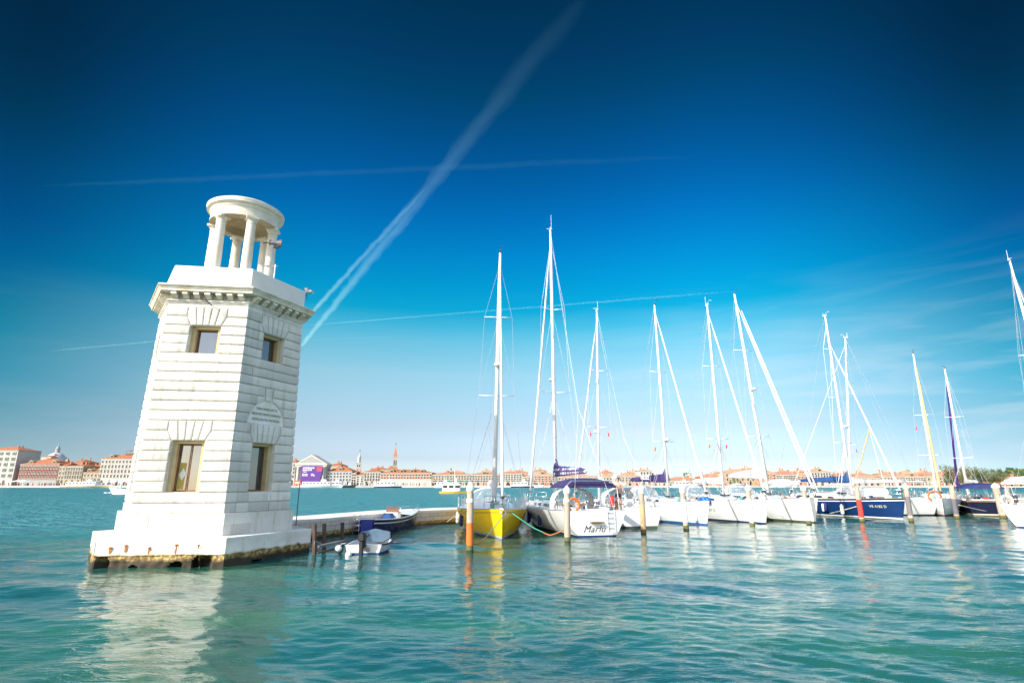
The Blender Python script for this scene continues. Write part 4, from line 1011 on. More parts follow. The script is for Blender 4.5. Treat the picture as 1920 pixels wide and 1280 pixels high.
for t0,t1 in zip((.62,.7,.78,.86,.93),(.7,.78,.86,.93,1.0)):
    z0,z1=sh(t0)+.02,sh(t1)+.02
    for sg in (1,-1): m.add([(X(t0,z0),0,z0+.07),(X(t1,z1),0,z1+.07),(X(t1,z1),sg*Y(t1,z1),z1),(X(t0,z0),sg*Y(t0,z0),z0)],[(0,1,2,3)])
m.box(X(.62,.8),X(.62,.8)+.03,-.55,.55,.1,.66)
part('foredeck',m,M['white'],mo)
part('white_stripe',hull_strip(MB(),fn,lambda t:sh(t)-.22,lambda t:sh(t)-.16,nz=1,off=.012,transom=False),M['white'],mo)
m=MB(); m.bbox(-.35,.15,-.45,.45,.1,1.0,.06); c=part('steering_console',m,M['white'],mo)
m=MB(); m.loft([[(-.05,y,1.0) for y in (-.45,-.2,.2,.45)],[(-.2,y,1.34) for y in (-.38,-.2,.2,.38)]],False); part('windscreen',m,M['teak2'] if 'teak2' in M else mat('smoked_windscreen',(.22,.13,.10),.15,.1,2),c)
m=MB(); m.bbox(-.80,-.42,-.38,.38,.45,.98,.14); part('blue_seat_cover',m,M['canvas_b'],mo)
m=MB()
for sg in (1,-1): m.tube([(X(.66,1),sg*.78,.86),(X(.7,1),sg*.72,1.18),(X(.9,1),sg*.33,1.26),(X(.97,1),sg*.08,1.28)],.015,6)
m.tube([(X(.8,1),.55,.9),(X(.8,1),.53,1.22)],.012,6);m.tube([(X(.8,1),-.55,.9),(X(.8,1),-.53,1.22)],.012,6)
part('bow_rail',m,M['steel'],mo,smooth=True)
m=MB()
for y in (.35,.72): m.tube([(X(0,.5)-.08,y,.05),(X(0,.5)-.08,y,1.0),(X(0,.5)+.12,y,1.02)],.02,6)
for z in (.2,.45,.7): m.tube([(X(0,.5)-.08,.35,z),(X(0,.5)-.08,.72,z)],.018,6)
part('boarding_ladder',m,M['steel'],mo)
m=MB(); m.bbox(X(.05,.5),X(.05,.5)+.5,-.42,.42,.1,.5,.04); part('stern_bench',m,M['white'],mo)
# dinghy
S=Pz(676,1041); di=thing('dinghy','small white open dinghy with black outboard engine near the lighthouse','dinghy',S+Vector((.06,1.5,0)),R_(91))
fn=open_boat(di,3.0,1.62,.36,'greyhull','greyhull','canvas_n',.86,.55,full=.3,stem_rake=.35); bt,sh,Y,X=fn
part('blue_waterline_band',hull_strip(MB(),fn,lambda t:-.02,lambda t:.10,nz=1,off=.008),M['canvas_b'],di)
xs=-1.55
m=MB(); m.bbox(xs-.38,xs-.04,-.15,.15,.50,.86,.08); e=part('engine_cowl',m,M['rubber'],di,auto=30)
m=MB(); m.bbox(xs-.36,xs-.16,-.07,.07,-.45,.56,.03); m.bbox(xs-.2,xs+.06,-.12,.12,.30,.52,.03); m.bbox(xs-.42,xs-.1,-.1,.1,-.08,-.03,.01); part('outboard_leg',m,M['rubber'],e)
m=MB(); m.tube([(xs,-.05,.62),(xs+.45,-.12,.72)],.025,8); part('tiller',m,M['rubber'],e)
m=MB(); m.bbox(-.75,-.35,-.70,.70,.24,.30,.02); part('thwart',m,M['canvas_g'],di)
m=MB(); rings=[]
for k in range(9):
    y=-.62+1.24*k/8; e_=1-abs(k-4)/4*.25; rings.append([(.58,y,.30),(.48,y,.30+.50*e_),(.54,y,.33+.50*e_),(.68,y,.30)])
m.loft(rings,True,True,True); part('windscreen_cover',m,mat('blue_grey_tarpaulin',(.10,.17,.24),.6,.1,4),di)
m=MB(); m.bbox(-1.5,-.95,-.3,.1,.1,.32,.04); part('fuel_tank',m,M['dark'],di)
for (x,y) in ((-1.5,.95),(-1.68,.50)):
    m=MB(); m.sphere((x,y,.26 if y>.6 else .05),.13,8); m.tube([(x,y,.3),(x+.1,y*.9,.42)],.01,5); part('round_fender',m,M['white'],di,smooth=True)
m=MB(); m.tube([(xs+.3,-.6,.42),(.3,-.66,.46),(1.0,-.4,.50)],.022,6); part('oar',m,M['wood'],di)
rope('thin rope from the dinghy to the landing stage',[Py(648,1018,22.9),Py(612,1019,23.6)],'rope',.012,.05)
# ---------------------------------------------------------------- people
def person(label,J,loc,rz=0,shorts='canvas_p',torso=None,scale=1.0,group=None,hair='hair'):
    """J: joints in metres, one continuous skinned body"""
    root=thing('person',label,'person',loc,rz,group)
    def skin(name,verts,edges,rad,mt,parent,lv=2):
        me=bpy.data.meshes.new(name); me.from_pydata([Vector(v)*scale for v in verts],edges,[]); me.materials.append(mt)
        o=bpy.data.objects.new(name,me); col.objects.link(o); o.parent=parent
        md=o.modifiers.new('Skin','SKIN'); sv=me.skin_vertices[0].data
        for i,r in enumerate(rad): sv[i].radius=(r[0]*scale,r[1]*scale) if isinstance(r,tuple) else (r*scale,r*scale)
        sv[0].use_root=True
        s=o.modifiers.new('Sub','SUBSURF'); s.levels=lv; s.render_levels=lv
        dg=bpy.context.evaluated_depsgraph_get(); m2=bpy.data.meshes.new_from_object(o.evaluated_get(dg)); o.modifiers.clear(); o.data=m2
        for p in m2.polygons: p.use_smooth=True
        return o
    V=[];E=[];Rr=[];idx={}
    def add(n,p,r,par=None):
        idx[n]=len(V); V.append(p);Rr.append(r)
        if par: E.append((idx[par],idx[n]))
    add('pel',J['pel'],(.155,.11)); add('waist',J['waist'],(.125,.095),'pel'); add('chest',J['chest'],(.165,.11),'waist'); add('neckb',J['neckb'],(.07,.065),'chest'); add('neck',J['neck'],.052,'neckb')
    add('jaw',J['jaw'],(.065,.08),'neck'); add('head',J['head'],(.078,.095),'jaw'); add('crown',J['crown'],(.05,.06),'head')
    for s in 'LR':
        add('sh'+s,J['sh'+s],.058,'chest'); add('el'+s,J['el'+s],.04,'sh'+s); add('wr'+s,J['wr'+s],.026,'el'+s); 
        w_=Vector(J['wr'+s]); dd=(w_-Vector(J['el'+s])).normalized(); add('pa'+s,tuple(w_+dd*.07),(.04,.018),'wr'+s)
        sd=dd.orthogonal().normalized()
        for k,o_ in enumerate((-.03,-.01,.01,.03)):
            add('f%d%s'%(k,s),tuple(w_+dd*(.12+.01*(k in(1,2)))+sd*o_),.009,'pa'+s); add('g%d%s'%(k,s),tuple(w_+dd*(.165+.012*(k in (1,2)))+sd*o_*1.1+dd.cross(sd)*.015),.008,'f%d%s'%(k,s))
        add('th'+s,tuple(w_+dd*.085+sd*-.055),.010,'pa'+s)
        add('hip'+s,J['hip'+s],.088,'pel'); add('kn'+s,J['kn'+s],.058,'hip'+s); add('an'+s,J['an'+s],.038,'kn'+s); add('he'+s,J['he'+s],.036,'an'+s); add('to'+s,J['to'+s],(.042,.022),'he'+s)
    skin('body',V,E,Rr,M['skin'],root)
    hv=[J['head'],J['crown'],tuple(Vector(J['head'])+ (Vector(J['head'])-Vector(J['face']))*.35)]
    hr=MB(); c=Vector(J['crown'])*.45+Vector(J['head'])*.55+(Vector(J['head'])-Vector(J['face']))*.25; hr.sphere(tuple(c*scale),.098*scale,8,sc=(1,1.05,1.05)); part('hair',hr,M[hair],root,smooth=True)
    fc=MB(); f=Vector(J['face']); up=(Vector(J['crown'])-Vector(J['jaw'])).normalized(); fw=(f-Vector(J['head'])).normalized(); sd=up.cross(fw)
    for s_ in (1,-1): fc.sphere(tuple((f+sd*.03*s_+up*.01-fw*.008)*scale),.010,5)
    part('eye',fc,M['dark'],root)
    fc=MB(); fc.sphere(tuple((f-up*.02+fw*.004)*scale),.015,5,sc=(.8,.8,1.3)); part('nose',fc,M['skin'],root,smooth=True)
    skin('shorts',[J['pel'],tuple(Vector(J['pel']).lerp(Vector(J['waist']),.5)),J['hipL'],tuple(Vector(J['hipL']).lerp(Vector(J['knL']),.55)),J['hipR'],tuple(Vector(J['hipR']).lerp(Vector(J['knR']),.55))],[(0,1),(0,2),(2,3),(0,4),(4,5)],[(.17,.125),(.145,.11),.10,.095,.10,.095],M[shorts],root,1)
    if torso: skin('shirt',[J['waist'],J['chest'],J['neckb'],J['shL'],tuple(Vector(J['shL']).lerp(Vector(J['elL']),.6)),J['shR'],tuple(Vector(J['shR']).lerp(Vector(J['elR']),.6))],[(0,1),(1,2),(1,3),(3,4),(1,5),(5,6)],[(.145,.11),(.18,.125),.07,.07,.06,.07,.06],M[torso],root,1)
    return root
stand=dict(pel=(0,0,.95),waist=(0,.01,1.10),chest=(.0,.0,1.32),neckb=(0,0,1.47),neck=(0,0,1.52),jaw=(.0,-.02,1.58),head=(0,-.01,1.66),crown=(0,0,1.73),face=(0,-.10,1.65),
 shL=(.19,0,1.42),elL=(.27,.02,1.14),wrL=(.22,-.16,.95),shR=(-.19,0,1.42),elR=(-.36,-.06,1.20),wrR=(-.55,-.16,1.30),
 hipL=(.09,0,.90),knL=(.11,-.02,.50),anL=(.12,.02,.09),heL=(.12,.05,.04),toL=(.13,-.12,.03),hipR=(-.09,0,.90),knR=(-.12,-.04,.50),anR=(-.13,.0,.09),heR=(-.13,.03,.04),toR=(-.15,-.14,.03))
pp=Py(1161,975,31.3)
person('bare-chested person in patterned shorts standing at the stern of the violet-bimini yacht, arm stretched out',stand,(pp.x+.02,pp.y,1.22),R_(-20))
lie=dict(pel=(0,0,.14),waist=(-.16,0,.17),chest=(-.38,0,.25),neckb=(-.52,0,.33),neck=(-.57,0,.37),jaw=(-.60,0,.43),head=(-.66,0,.48),crown=(-.73,0,.52),face=(-.60,0,.54),
 shL=(-.45,.19,.28),elL=(-.62,.30,.08),wrL=(-.40,.34,.05),shR=(-.45,-.19,.28),elR=(-.35,-.30,.10),wrR=(-.12,-.28,.20),
 hipL=(.08,.09,.13),knL=(.46,.12,.32),anL=(.80,.12,.08),heL=(.84,.12,.04),toL=(.95,.13,.12),hipR=(.08,-.09,.13),knR=(.50,-.12,.12),anR=(.92,-.12,.07),heR=(.96,-.12,.04),toR=(.99,-.13,.16))
pp=Py(1484,938,42.5)
person('sunbathing person lying on the foredeck of the large white yacht',lie,(pp.x,pp.y,pp.z-.05),R_(-12),shorts='canvas_b')
# ================================================================ far shore
YS=350.0; ZQ=1.1
gq=MB(); gq.box(-640,640,YS-2,640,-3,ZQ)
M['quay']=mat('pale_quay_stone',(.48,.45,.40),.85,.15,.05)
q=part('quay',gq,M['quay']); q['kind']='structure'
def wallm(nm,c,v=.08): return mat(nm,c,.9,v,.12,.2,.5)
W_={'cream':(.36,.31,.20),'white':(.42,.41,.37),'grey':(.30,.31,.29),'red':(.21,.035,.02),'orange':(.52,.19,.055),'pink':(.44,.20,.11),'ochre':(.36,.21,.10),'beige':(.40,.28,.16),'blue':(.33,.37,.42)}
for k,c in W_.items(): M['w_'+k]=wallm(k+'_rendered_wall',c)
M['tiles']=mat('terracotta_roof_tiles',(.40,.14,.055),.9,.25,.5,.5,2,c2=(.25,.08,.035),stretch=(1,4,1))
M['tiles2']=mat('faded_terracotta_tiles',(.46,.20,.10),.9,.2,.5,.5,2,c2=(.33,.14,.07),stretch=(1,4,1))
M['tiles3']=mat('sun_bleached_tiles',(.50,.29,.17),.9,.2,.5,.5,2,c2=(.36,.20,.12),stretch=(1,4,1))
M['pane_far']=mat('dark_far_window',(.035,.04,.045),.2,.3,.2)
M['trim']=mat('istrian_trim',(.46,.44,.39),.8,.05,1)
M['shutter']=mat('green_shutter',(.05,.12,.09),.7,.2,1)
def fx(px,py,Y): return Py(px,py,Y).x
WM={}
def win_mesh(w,h,arched=False,shut=False):
    key=(round(w,2),round(h,2),arched,shut)
    if key in WM: return WM[key]
    m=MB(); t=.13
    def pl(x0,x1,z0,z1,y,mi): 
        m.box(x0,x1,y,.02,z0,z1,mi)
    pl(-w/2,w/2,0,h,-.05,1)
    if arched: m.loft([[(w/2*math.cos(a),y,h+w/2*math.sin(a)) for a in [math.pi*k/8 for k in range(9)]] for y in (-.05,.02)],True,True,False,1)
    pl(-w/2-t,-w/2,-.1,h,-.10,0); pl(w/2,w/2+t,-.1,h,-.10,0); pl(-w/2-t-.1,w/2+t+.1,-.35,-.1,-.22,0)
    if not arched: pl(-w/2-t-.1,w/2+t+.1,h,h+.28,-.20,0)
    if shut: pl(-w/2-.75,-w/2-t,-.05,h,-.12,2); pl(w/2+t,w/2+.75,-.05,h,-.12,2)
    me=bpy.data.meshes.new('window'); me.from_pydata(m.v,[],m.f)
    for q in ('trim','pane_far','shutter'): me.materials.append(M[q])
    me.polygons.foreach_set('material_index',m.m); me.update(); WM[key]=me; return me
CG='waterfront houses along the far quay'
def chimney(root,x,y,z,h=2.0,w=.5):
    c=MB(); c.box(x-w,x+w,y-w,y+w,z-1,z+h); c.loft([[(x+a*w,y+b*w,z+h) for a,b in ((-1,-1),(1,-1),(1,1),(-1,1))],[(x+a*w*1.7,y+b*w*1.7,z+h+.9) for a,b in ((-1,-1),(1,-1),(1,1),(-1,1))]],True,False,True)
    return part('chimney',c,M['tiles2'],root)
def house(label,x0,x1,ye,yr,wall,rows=3,cols=6,Y=YS+14,D=16,roof='tiles',hip=True,arch=False,shut=False,base=None,wh=1.9,ww=1.05,dorm=0,chim=2,grp=None,ground='arch',name='waterfront_house',terrace=False,skip=(),nm_cat='house',parapet=False,big=None):
    ym=(ye+905)/2
    X0=fx(x0,ye,Y);X1=fx(x1,ye,Y); ze=Py((x0+x1)/2,ye,Y).z; zr_=Py((x0+x1)/2,yr,Y+D/2).z
    xc=(X0+X1)/2; w2=(X1-X0)/2
    if x0>800 and roof=='tiles': roof=('tiles3','tiles2','tiles3')[int(x0)%3]
    root=thing(name,label,nm_cat,(xc,Y,ZQ),0,grp)
    H=ze-ZQ; b=MB(); b.box(-w2,w2,0,D,0,H)
    wo=part('wall',b,M['w_'+wall],root)
    c=MB(); c.box(-w2-.2,w2+.2,-.25,0,H-.5,H-.02); part('cornice',c,M['trim'],wo); c=MB(); c.box(-w2-.003,w2+.003,-.10,0,min(4.4,H*.3),min(4.4,H*.3)+.25); part('string_course',c,M['trim'],wo)
    rh=max((zr_-ze)*.8,.7); o=.5; r=MB(); ins=min(D/2,w2*.9) if hip else 0
    r.add([(-w2-o,-o,H),(w2+o,-o,H),(w2+o,D+o,H),(-w2-o,D+o,H),(-w2+ins,D/2,H+rh),(w2-ins,D/2,H+rh)],[(0,1,5,4),(1,2,5),(2,3,4,5),(3,0,4),(0,3,2,1)])
    ro=part('roof',r,M[roof],root)
    rng=random.Random(label)
    for k in range(chim): chimney(root,rng.uniform(-w2*.8,w2*.8),D*rng.uniform(.3,.6),H+rh*.5,rng.uniform(.6,1.5),rng.uniform(.22,.36))
    for k in range(dorm):
        x=-w2*.6+1.2*w2*k/max(dorm-1,1) if dorm>1 else 0
        d=MB(); zz=H+rh*.25; d.box(x-1.3,x+1.3,D*.10,D*.4,zz-.6,zz+1.1); d.add([(x-1.6,D*.08,zz+1.1),(x+1.6,D*.08,zz+1.1),(x,D*.08,zz+1.9),(x-1.6,D*.45,zz+1.1),(x+1.6,D*.45,zz+1.1),(x,D*.45,zz+1.9)],[(0,1,2),(0,2,5,3),(1,4,5,2)]); do=part('dormer',d,M['w_cream'],ro)
        d=MB(); d.box(x-.8,x+.8,D*.10-.06,D*.10,zz-.1,zz+.9); part('pane',d,M['pane_far'],do)
    g0=min(4.4,H*.30); fh=(H-g0-.6)/rows
    for i in range(rows):
        hh=min(wh*(1 if i<rows-1 else .8),fh*.66)
        me=win_mesh(ww,hh,arch and i<rows-1,shut)
        for j in range(cols):
            if (i,j) in skip: continue
            x=-w2+2*w2*(j+.5)/cols+rng.uniform(-.12,.12)
            o_=bpy.data.objects.new('window',me); col.objects.link(o_); o_.parent=root; o_.location=(x,0,g0+fh*i+(fh-hh)*.5)
    nd=max(2,cols//2)
    if ground:
        for j in range(nd):
            x=-w2+2*w2*(j+.5)/nd; o_=bpy.data.objects.new('door',win_mesh(1.5,2.6,ground=='arch')); col.objects.link(o_); o_.parent=root; o_.location=(x,0,.12)
    if terrace:
        t=MB(); z=H+rh*.7
        for x in (-2.5,0,2.5): t.box(x-.08,x+.08,D*.4,D*.4+.16,z-1,z+3.2)
        t.box(-3,3,D*.35,D*.7,z+.6,z+.75); t.box(-3,3,D*.35,D*.36,z+1.5,z+1.6); t.box(-2.8,2.8,D*.38,D*.7,z+3.0,z+3.2); part('roof_terrace',t,M['wood'],root)
    if base:
        bb=MB(); bb.box(-w2-.02,w2+.02,-.12,0,0,3.6); bo=part('shop_front',bb,M['w_'+base],root)
    return root
H=house
# left group
H('tall pale grey house at the left edge, with dark shuttered windows',-26,35,843,835,'white',5,5,shut=True,dorm=0,grp=CG,terrace=False,D=18)
H('narrow brown back house between pale house and red palace',33,46,862,858,'ochre',3,2,Y=YS+34,grp=CG,chim=1)
H('red palace with white arched windows and grey shop fronts',39,112,870,858,'red',3,13,arch=True,base='grey',dorm=2,grp=CG,ww=1.0,wh=2.2)
H('cream narrow house right of the red palace',112,124,873,866,'cream',3,2,grp=CG)
H('cream arched palace with busy balconies, beside the yellow waterbus',124,157,873,870,'cream',3,7,arch=True,grp=CG,wh=2.4)
H('low cream house with stepped red roofs',157,190,885,878,'cream',2,5,grp=CG,dorm=2)
H('red roofed back house behind the low cream house',160,192,876,868,'beige',3,5,Y=YS+45,grp=CG,chim=3)
H('back house with pink walls near the domed church',132,156,866,860,'pink',3,4,Y=YS+60,grp=CG)
H('big white hotel with orange roof and roof terrace',191,262,859,848,'white',4,11,grp=CG,dorm=2,terrace=True,D=20,ww=1.1)
H('pale back house under the church dome',78,96,856,851,'white',3,3,Y=YS+80,grp=CG)
# domed church
dc=thing('domed_church','grey domed church with tall lantern rising behind the red palace','church',(fx(107,850,YS+90),YS+90,ZQ))
m=MB(); m.lathe([(7.2,0),(7.2,15.5),(7.6,15.6),(7.6,16.3),(6.5,16.4),(6.5,18.5)],n=32); part('drum',m,M['w_white'],dc,auto=30)
m=MB(); m.lathe([(6.6*math.cos(a),18.4+6.4*math.sin(a)) for a in [k*math.pi/2/12 for k in range(12)]]+[(1.2,24.8)],n=32); part('dome',m,mat('lead_dome',(.45,.47,.50),.6,.15,.3),dc,smooth=True)
m=MB(); m.lathe([(1.5,24.5),(1.4,27.3),(1.8,27.4),(1.3,28.2),(.5,29.6),(.1,33.0)],n=16); l_=part('lantern',m,M['w_grey'],dc,auto=30)
for k in range(8):
    a=k*math.pi/4; m=MB(); m.box(6.52*math.cos(a)-.5,6.52*math.cos(a)+.5,6.52*math.sin(a)-.5,6.52*math.sin(a)+.5,16.7,18.1); part('window',m,M['pane_far'],dc)
for j,(dx,hh) in enumerate(((13,17.5),(-9,16))):
    m=MB(); m.box(dx-1.2,dx+1.2,-6,-3.6,0,hh); m.loft([[(dx+a*1.3,-4.8+b*1.3,hh) for a,b in ((-1,-1),(1,-1),(1,1),(-1,1))],[(dx+a*.1,-4.8+b*.1,hh+3) for a,b in ((-1,-1),(1,-1),(1,1),(-1,1))]]); part('bell_turret',m,M['w_pink'],dc)
# church with the violet banner
Yc=YS+12
c0=fx(556,880,Yc);c1=fx(611,880,Yc);cc=(c0+c1)/2;cw2=(c1-c0)/2
ze=Py(585,868,Yc).z-ZQ; za=Py(585,852,Yc).z-ZQ
ch=thing('temple_front_church','white church with pediment, half columns and a violet exhibition banner','church',(cc,Yc,ZQ))
m=MB(); m.box(-cw2,cw2,0,9,0,ze-2.2); part('wall',m,M['w_white'],ch)
m=MB(); m.box(-cw2-.5,cw2+.5,-.9,9.3,ze-2.19,ze-1.2); m.box(-cw2-.9,cw2+.9,-1.3,9.6,ze-1.19,ze-.55); part('entablature',m,M['trim'],ch)
m=MB(); m.prism([(0,0)],0,0) if False else None
m.add([(-cw2-1,-1.3,ze-.54),(cw2+1,-1.3,ze-.54),(0,-1.3,za),(-cw2-1,9.6,ze-.54),(cw2+1,9.6,ze-.54),(0,9.6,za)],[(0,1,2),(0,2,5,3),(1,4,5,2),(0,3,4,1)]); part('pediment',m,M['trim'],ch)
m=MB(); m.add([(-cw2+.8,-1.31,ze+.1),(cw2-.8,-1.31,ze+.1),(0,-1.31,za-.9)],[(0,1,2)]); part('tympanum',m,M['w_grey'],ch)
for x in (-.86,-.55,.55,.86):
    m=MB(); X=x*cw2; m.lathe([(1.0,0),(1.0,1.0),(.75,1.1),(.68,ze-4.2),(.7,ze-3.6),(1.05,ze-2.6),(1.05,ze-2.2)],(X,-.55,0),16); part('half_column',m,M['trim'],ch,auto=35)
m=MB(); m.box(-1.4,1.4,-.06,0,.1,4.5); part('door',m,M['wood'],ch)
bx0=fx(564,885,Yc-2)-cc;bx1=fx(604,885,Yc-2)-cc; bz0=Py(585,904,Yc-2).z-ZQ;bz1=Py(585,873,Yc-2).z-ZQ
bn=thing('exhibition_banner','violet exhibition banner with white lettering hung on the white church front','banner',(cc,Yc-2,ZQ))
m=MB(); m.add([(bx0,0,bz0),(bx1-1.4,0,bz0),(bx1-.4,0,(bz0+bz1)/2),(bx1,0,bz1-3.2),(bx1,0,bz1),(bx0,0,bz1),]+[(bx0,.08,bz0),(bx1-1.4,.08,bz0),(bx1-.4,.08,(bz0+bz1)/2),(bx1,.08,bz1-3.2),(bx1,.08,bz1),(bx0,.08,bz1)],[(0,1,2,3,4,5),(11,10,9,8,7,6)]+[(i,(i+1)%6+0,(i+1)%6+6,i+6) for i in range(6)])
part('cloth',m,mat('violet_banner',(.09,.03,.22),.8,.08,.2),bn)
def bt_(s,x,z,sz,mt='wtext',al='LEFT'): text_mesh('lettering',s,sz,M[mt],bn,frame_mtx((x,-.05,z),(1,0,0),(0,0,1)),align=al,bold=.02)
bh=bz1-bz0
bt_('AZERBAIJAN',bx0+1.0,bz1-1.3,1.35);bt_('PAVILION',bx0+1.0,bz1-2.6,1.35);bt_('exhibition',bx0+1.0,bz1-3.6,.7)
bt_('BEYOND\nTHE LINE',bx0+1.0,bz1-5.6,.85);bt_('VITA\nVITALE',bx0+6.6,bz1-5.6,.85)
m=MB(); m.box(bx1-3.6,bx1-.3,-.06,-.02,bz1-3.2,bz1-.7); part('red_logo_panel',m,mat('pink_red_panel',(.72,.04,.09),.7,.05,2),bn); bt_('la',bx1-2.9,bz1-2.0,1.5)
# middle group
H('narrow pale house half hidden at the lighthouse edge, left of the church',538,555,866,861,'white',4,3,grp=CG)
H('pale blue-white house with three window rows and orange roof',613,660,883,871,'blue',3,8,grp=CG,dorm=1,ww=1.0)
H('tall roofed back house behind the pale blue-white house',616,640,872,866,'cream',2,4,Y=YS+50,grp=CG)
H('narrow peach house between pale blue house and cream church',660,668,886,882,'ochre',3,2,grp=CG,chim=1)
H('small white house with dark doorway below the leaning bell tower',668,683,890,884,'white',3,2,grp=CG)
H('cream stone house with slim arched balcony windows',683,714,884,878,'white',3,6,arch=True,grp=CG)
H('long orange hotel with three window rows and white arcade',714,810,886,878,'orange',3,18,grp=CG,dorm=4,ww=1.05,base='white',D=20)
H('cream palace with green ground-floor shutters behind the yellow boat',811,880,889,883,'cream',3,13,grp=CG,shut=False,dorm=1,wh=2.4)
H('cream house left behind the yellow yacht rigging',880,936,889,884,'cream',3,11,grp=CG,dorm=1)
H('white house with dense window rows behind the yellow yacht mast',937,978,887,881,'white',4,8,grp=CG)
H('low cream house between white and peach houses',978,995,893,889,'cream',3,3,grp=CG)
H('peach coloured house with central balcony and stepped roof',995,1040,890,881,'pink',3,7,grp=CG,dorm=1)
H('long low cream house behind the violet bimini',1040,1118,893,888,'beige',2,13,grp=CG)
H('pale house with long orange roof behind the third yacht mast',1118,1160,893,887,'cream',2,7,grp=CG)
H('pale waterfront house behind the violet lettered cover',1160,1200,892,886,'beige',3,7,grp=CG)
H('white stepped palace with arched attic left of the long beige barracks',1200,1222,882,878,'white',4,4,arch=True,grp=CG)
H('low white house right of the stepped palace',1222,1252,894,890,'white',2,5,grp=CG)
H('long beige barracks with small square windows and orange roof',1252,1318,900,892,'beige',2,16,grp=CG,wh=1.2,ground='arch')
H('small red roofed house right of the beige barracks',1318,1358,894,886,'pink',3,6,grp=CG)
H('large beige hall with orange hip roof behind white sail covers',1358,1434,885,877,'beige',2,8,Y=YS+40,grp=CG)
H('pale pink house left of the house with many windows',1434,1456,887,878,'pink',3,2,Y=YS+14,grp=CG)
H('beige house with four dense rows of windows beside the big mast',1456,1494,889,881,'beige',4,12,grp=CG)
H('pink house behind the twin furled headsails',1494,1521,891,884,'pink',3,4,grp=CG)
H('tall white palace with arched windows above the blue sail cover',1521,1558,884,877,'white',4,7,arch=True,grp=CG,dorm=1)
H('low row of cream houses with red roofs right of the white palace',1558,1604,893,888,'cream',2,9,grp=CG)
H('hazy back house with red roof above the blue sail cover',1570,1604,889,885,'pink',2,6,Y=YS+70,grp=CG)
H('cream house behind the distant wooden mast',1604,1650,895,889,'cream',2,8,grp=CG)
H('pale cream house right of the wooden mast, with two window rows',1650,1692,893,887,'cream',3,7,grp=CG,chim=4)
H('brick pink house with rows of white framed windows',1692,1735,893,886,'pink',3,9,grp=CG,dorm=1)
H('plain cream gabled house beside the mustard furled jib',1735,1754,890,884,'cream',1,2,grp=CG,ground=None)
H('salmon house left of the olive green trees',1754,1802,893,886,'pink',2,8,grp=CG)
H('salmon back house with tiled roof behind the purple furled jib',1768,1818,888,881,'ochre',2,6,Y=YS+40,grp=CG)
H('long brick-red building right of the olive green trees',1886,1990,899,891,'pink',1,12,grp=CG,Y=YS-60)
H('brown back roofs above the orange hotel left part',716,742,880,875,'beige',2,5,Y=YS+60,grp=CG)
H('pale back house with red roof left of the slender bell tower',694,724,880,874,'white',2,5,Y=YS+70,grp=CG)
for i,(a,b,ye,yr,cc_,lb) in enumerate(((840,868,885,880,'beige','brown gabled back house above the cream palace'),(902,924,884,879,'pink','pink back house left of the yellow yacht mast'),(958,990,885,880,'beige','beige back house right of the yellow yacht mast'),(1070,1100,889,885,'beige','beige back house behind the patched sail cover'),(1340,1358,889,885,'red','small red back house left of the beige hall'),(1470,1488,884,880,'white','white back house above the dense window rows'),
  (1000,1026,883,878,'cream','cream back house rising over the peach house with balcony'),(1046,1066,888,882,'white','white back house at the mast foot of the violet-bimini yacht'),(1126,1150,886,880,'beige','beige back house above the long orange roof'),
  (1176,1196,887,881,'ochre','ochre back house above the violet lettered cover'),(1400,1424,880,875,'pink','pink back house on top of the large beige hall roof line'),(1500,1518,885,878,'cream','cream back house above the pink house by the headsails'),
  (1612,1634,890,884,'pink','pink back house left of the distant wooden mast'),(1662,1684,888,882,'cream','cream back house between the wooden mast and the brick pink house'),(1700,1722,888,880,'ochre','ochre back house above the brick pink house'),(1736,1752,886,880,'white','white back house above the gabled house'))):
    H(lb,a,b,ye,yr,cc_,2,5,Y=YS+55,grp=CG,ground=None)
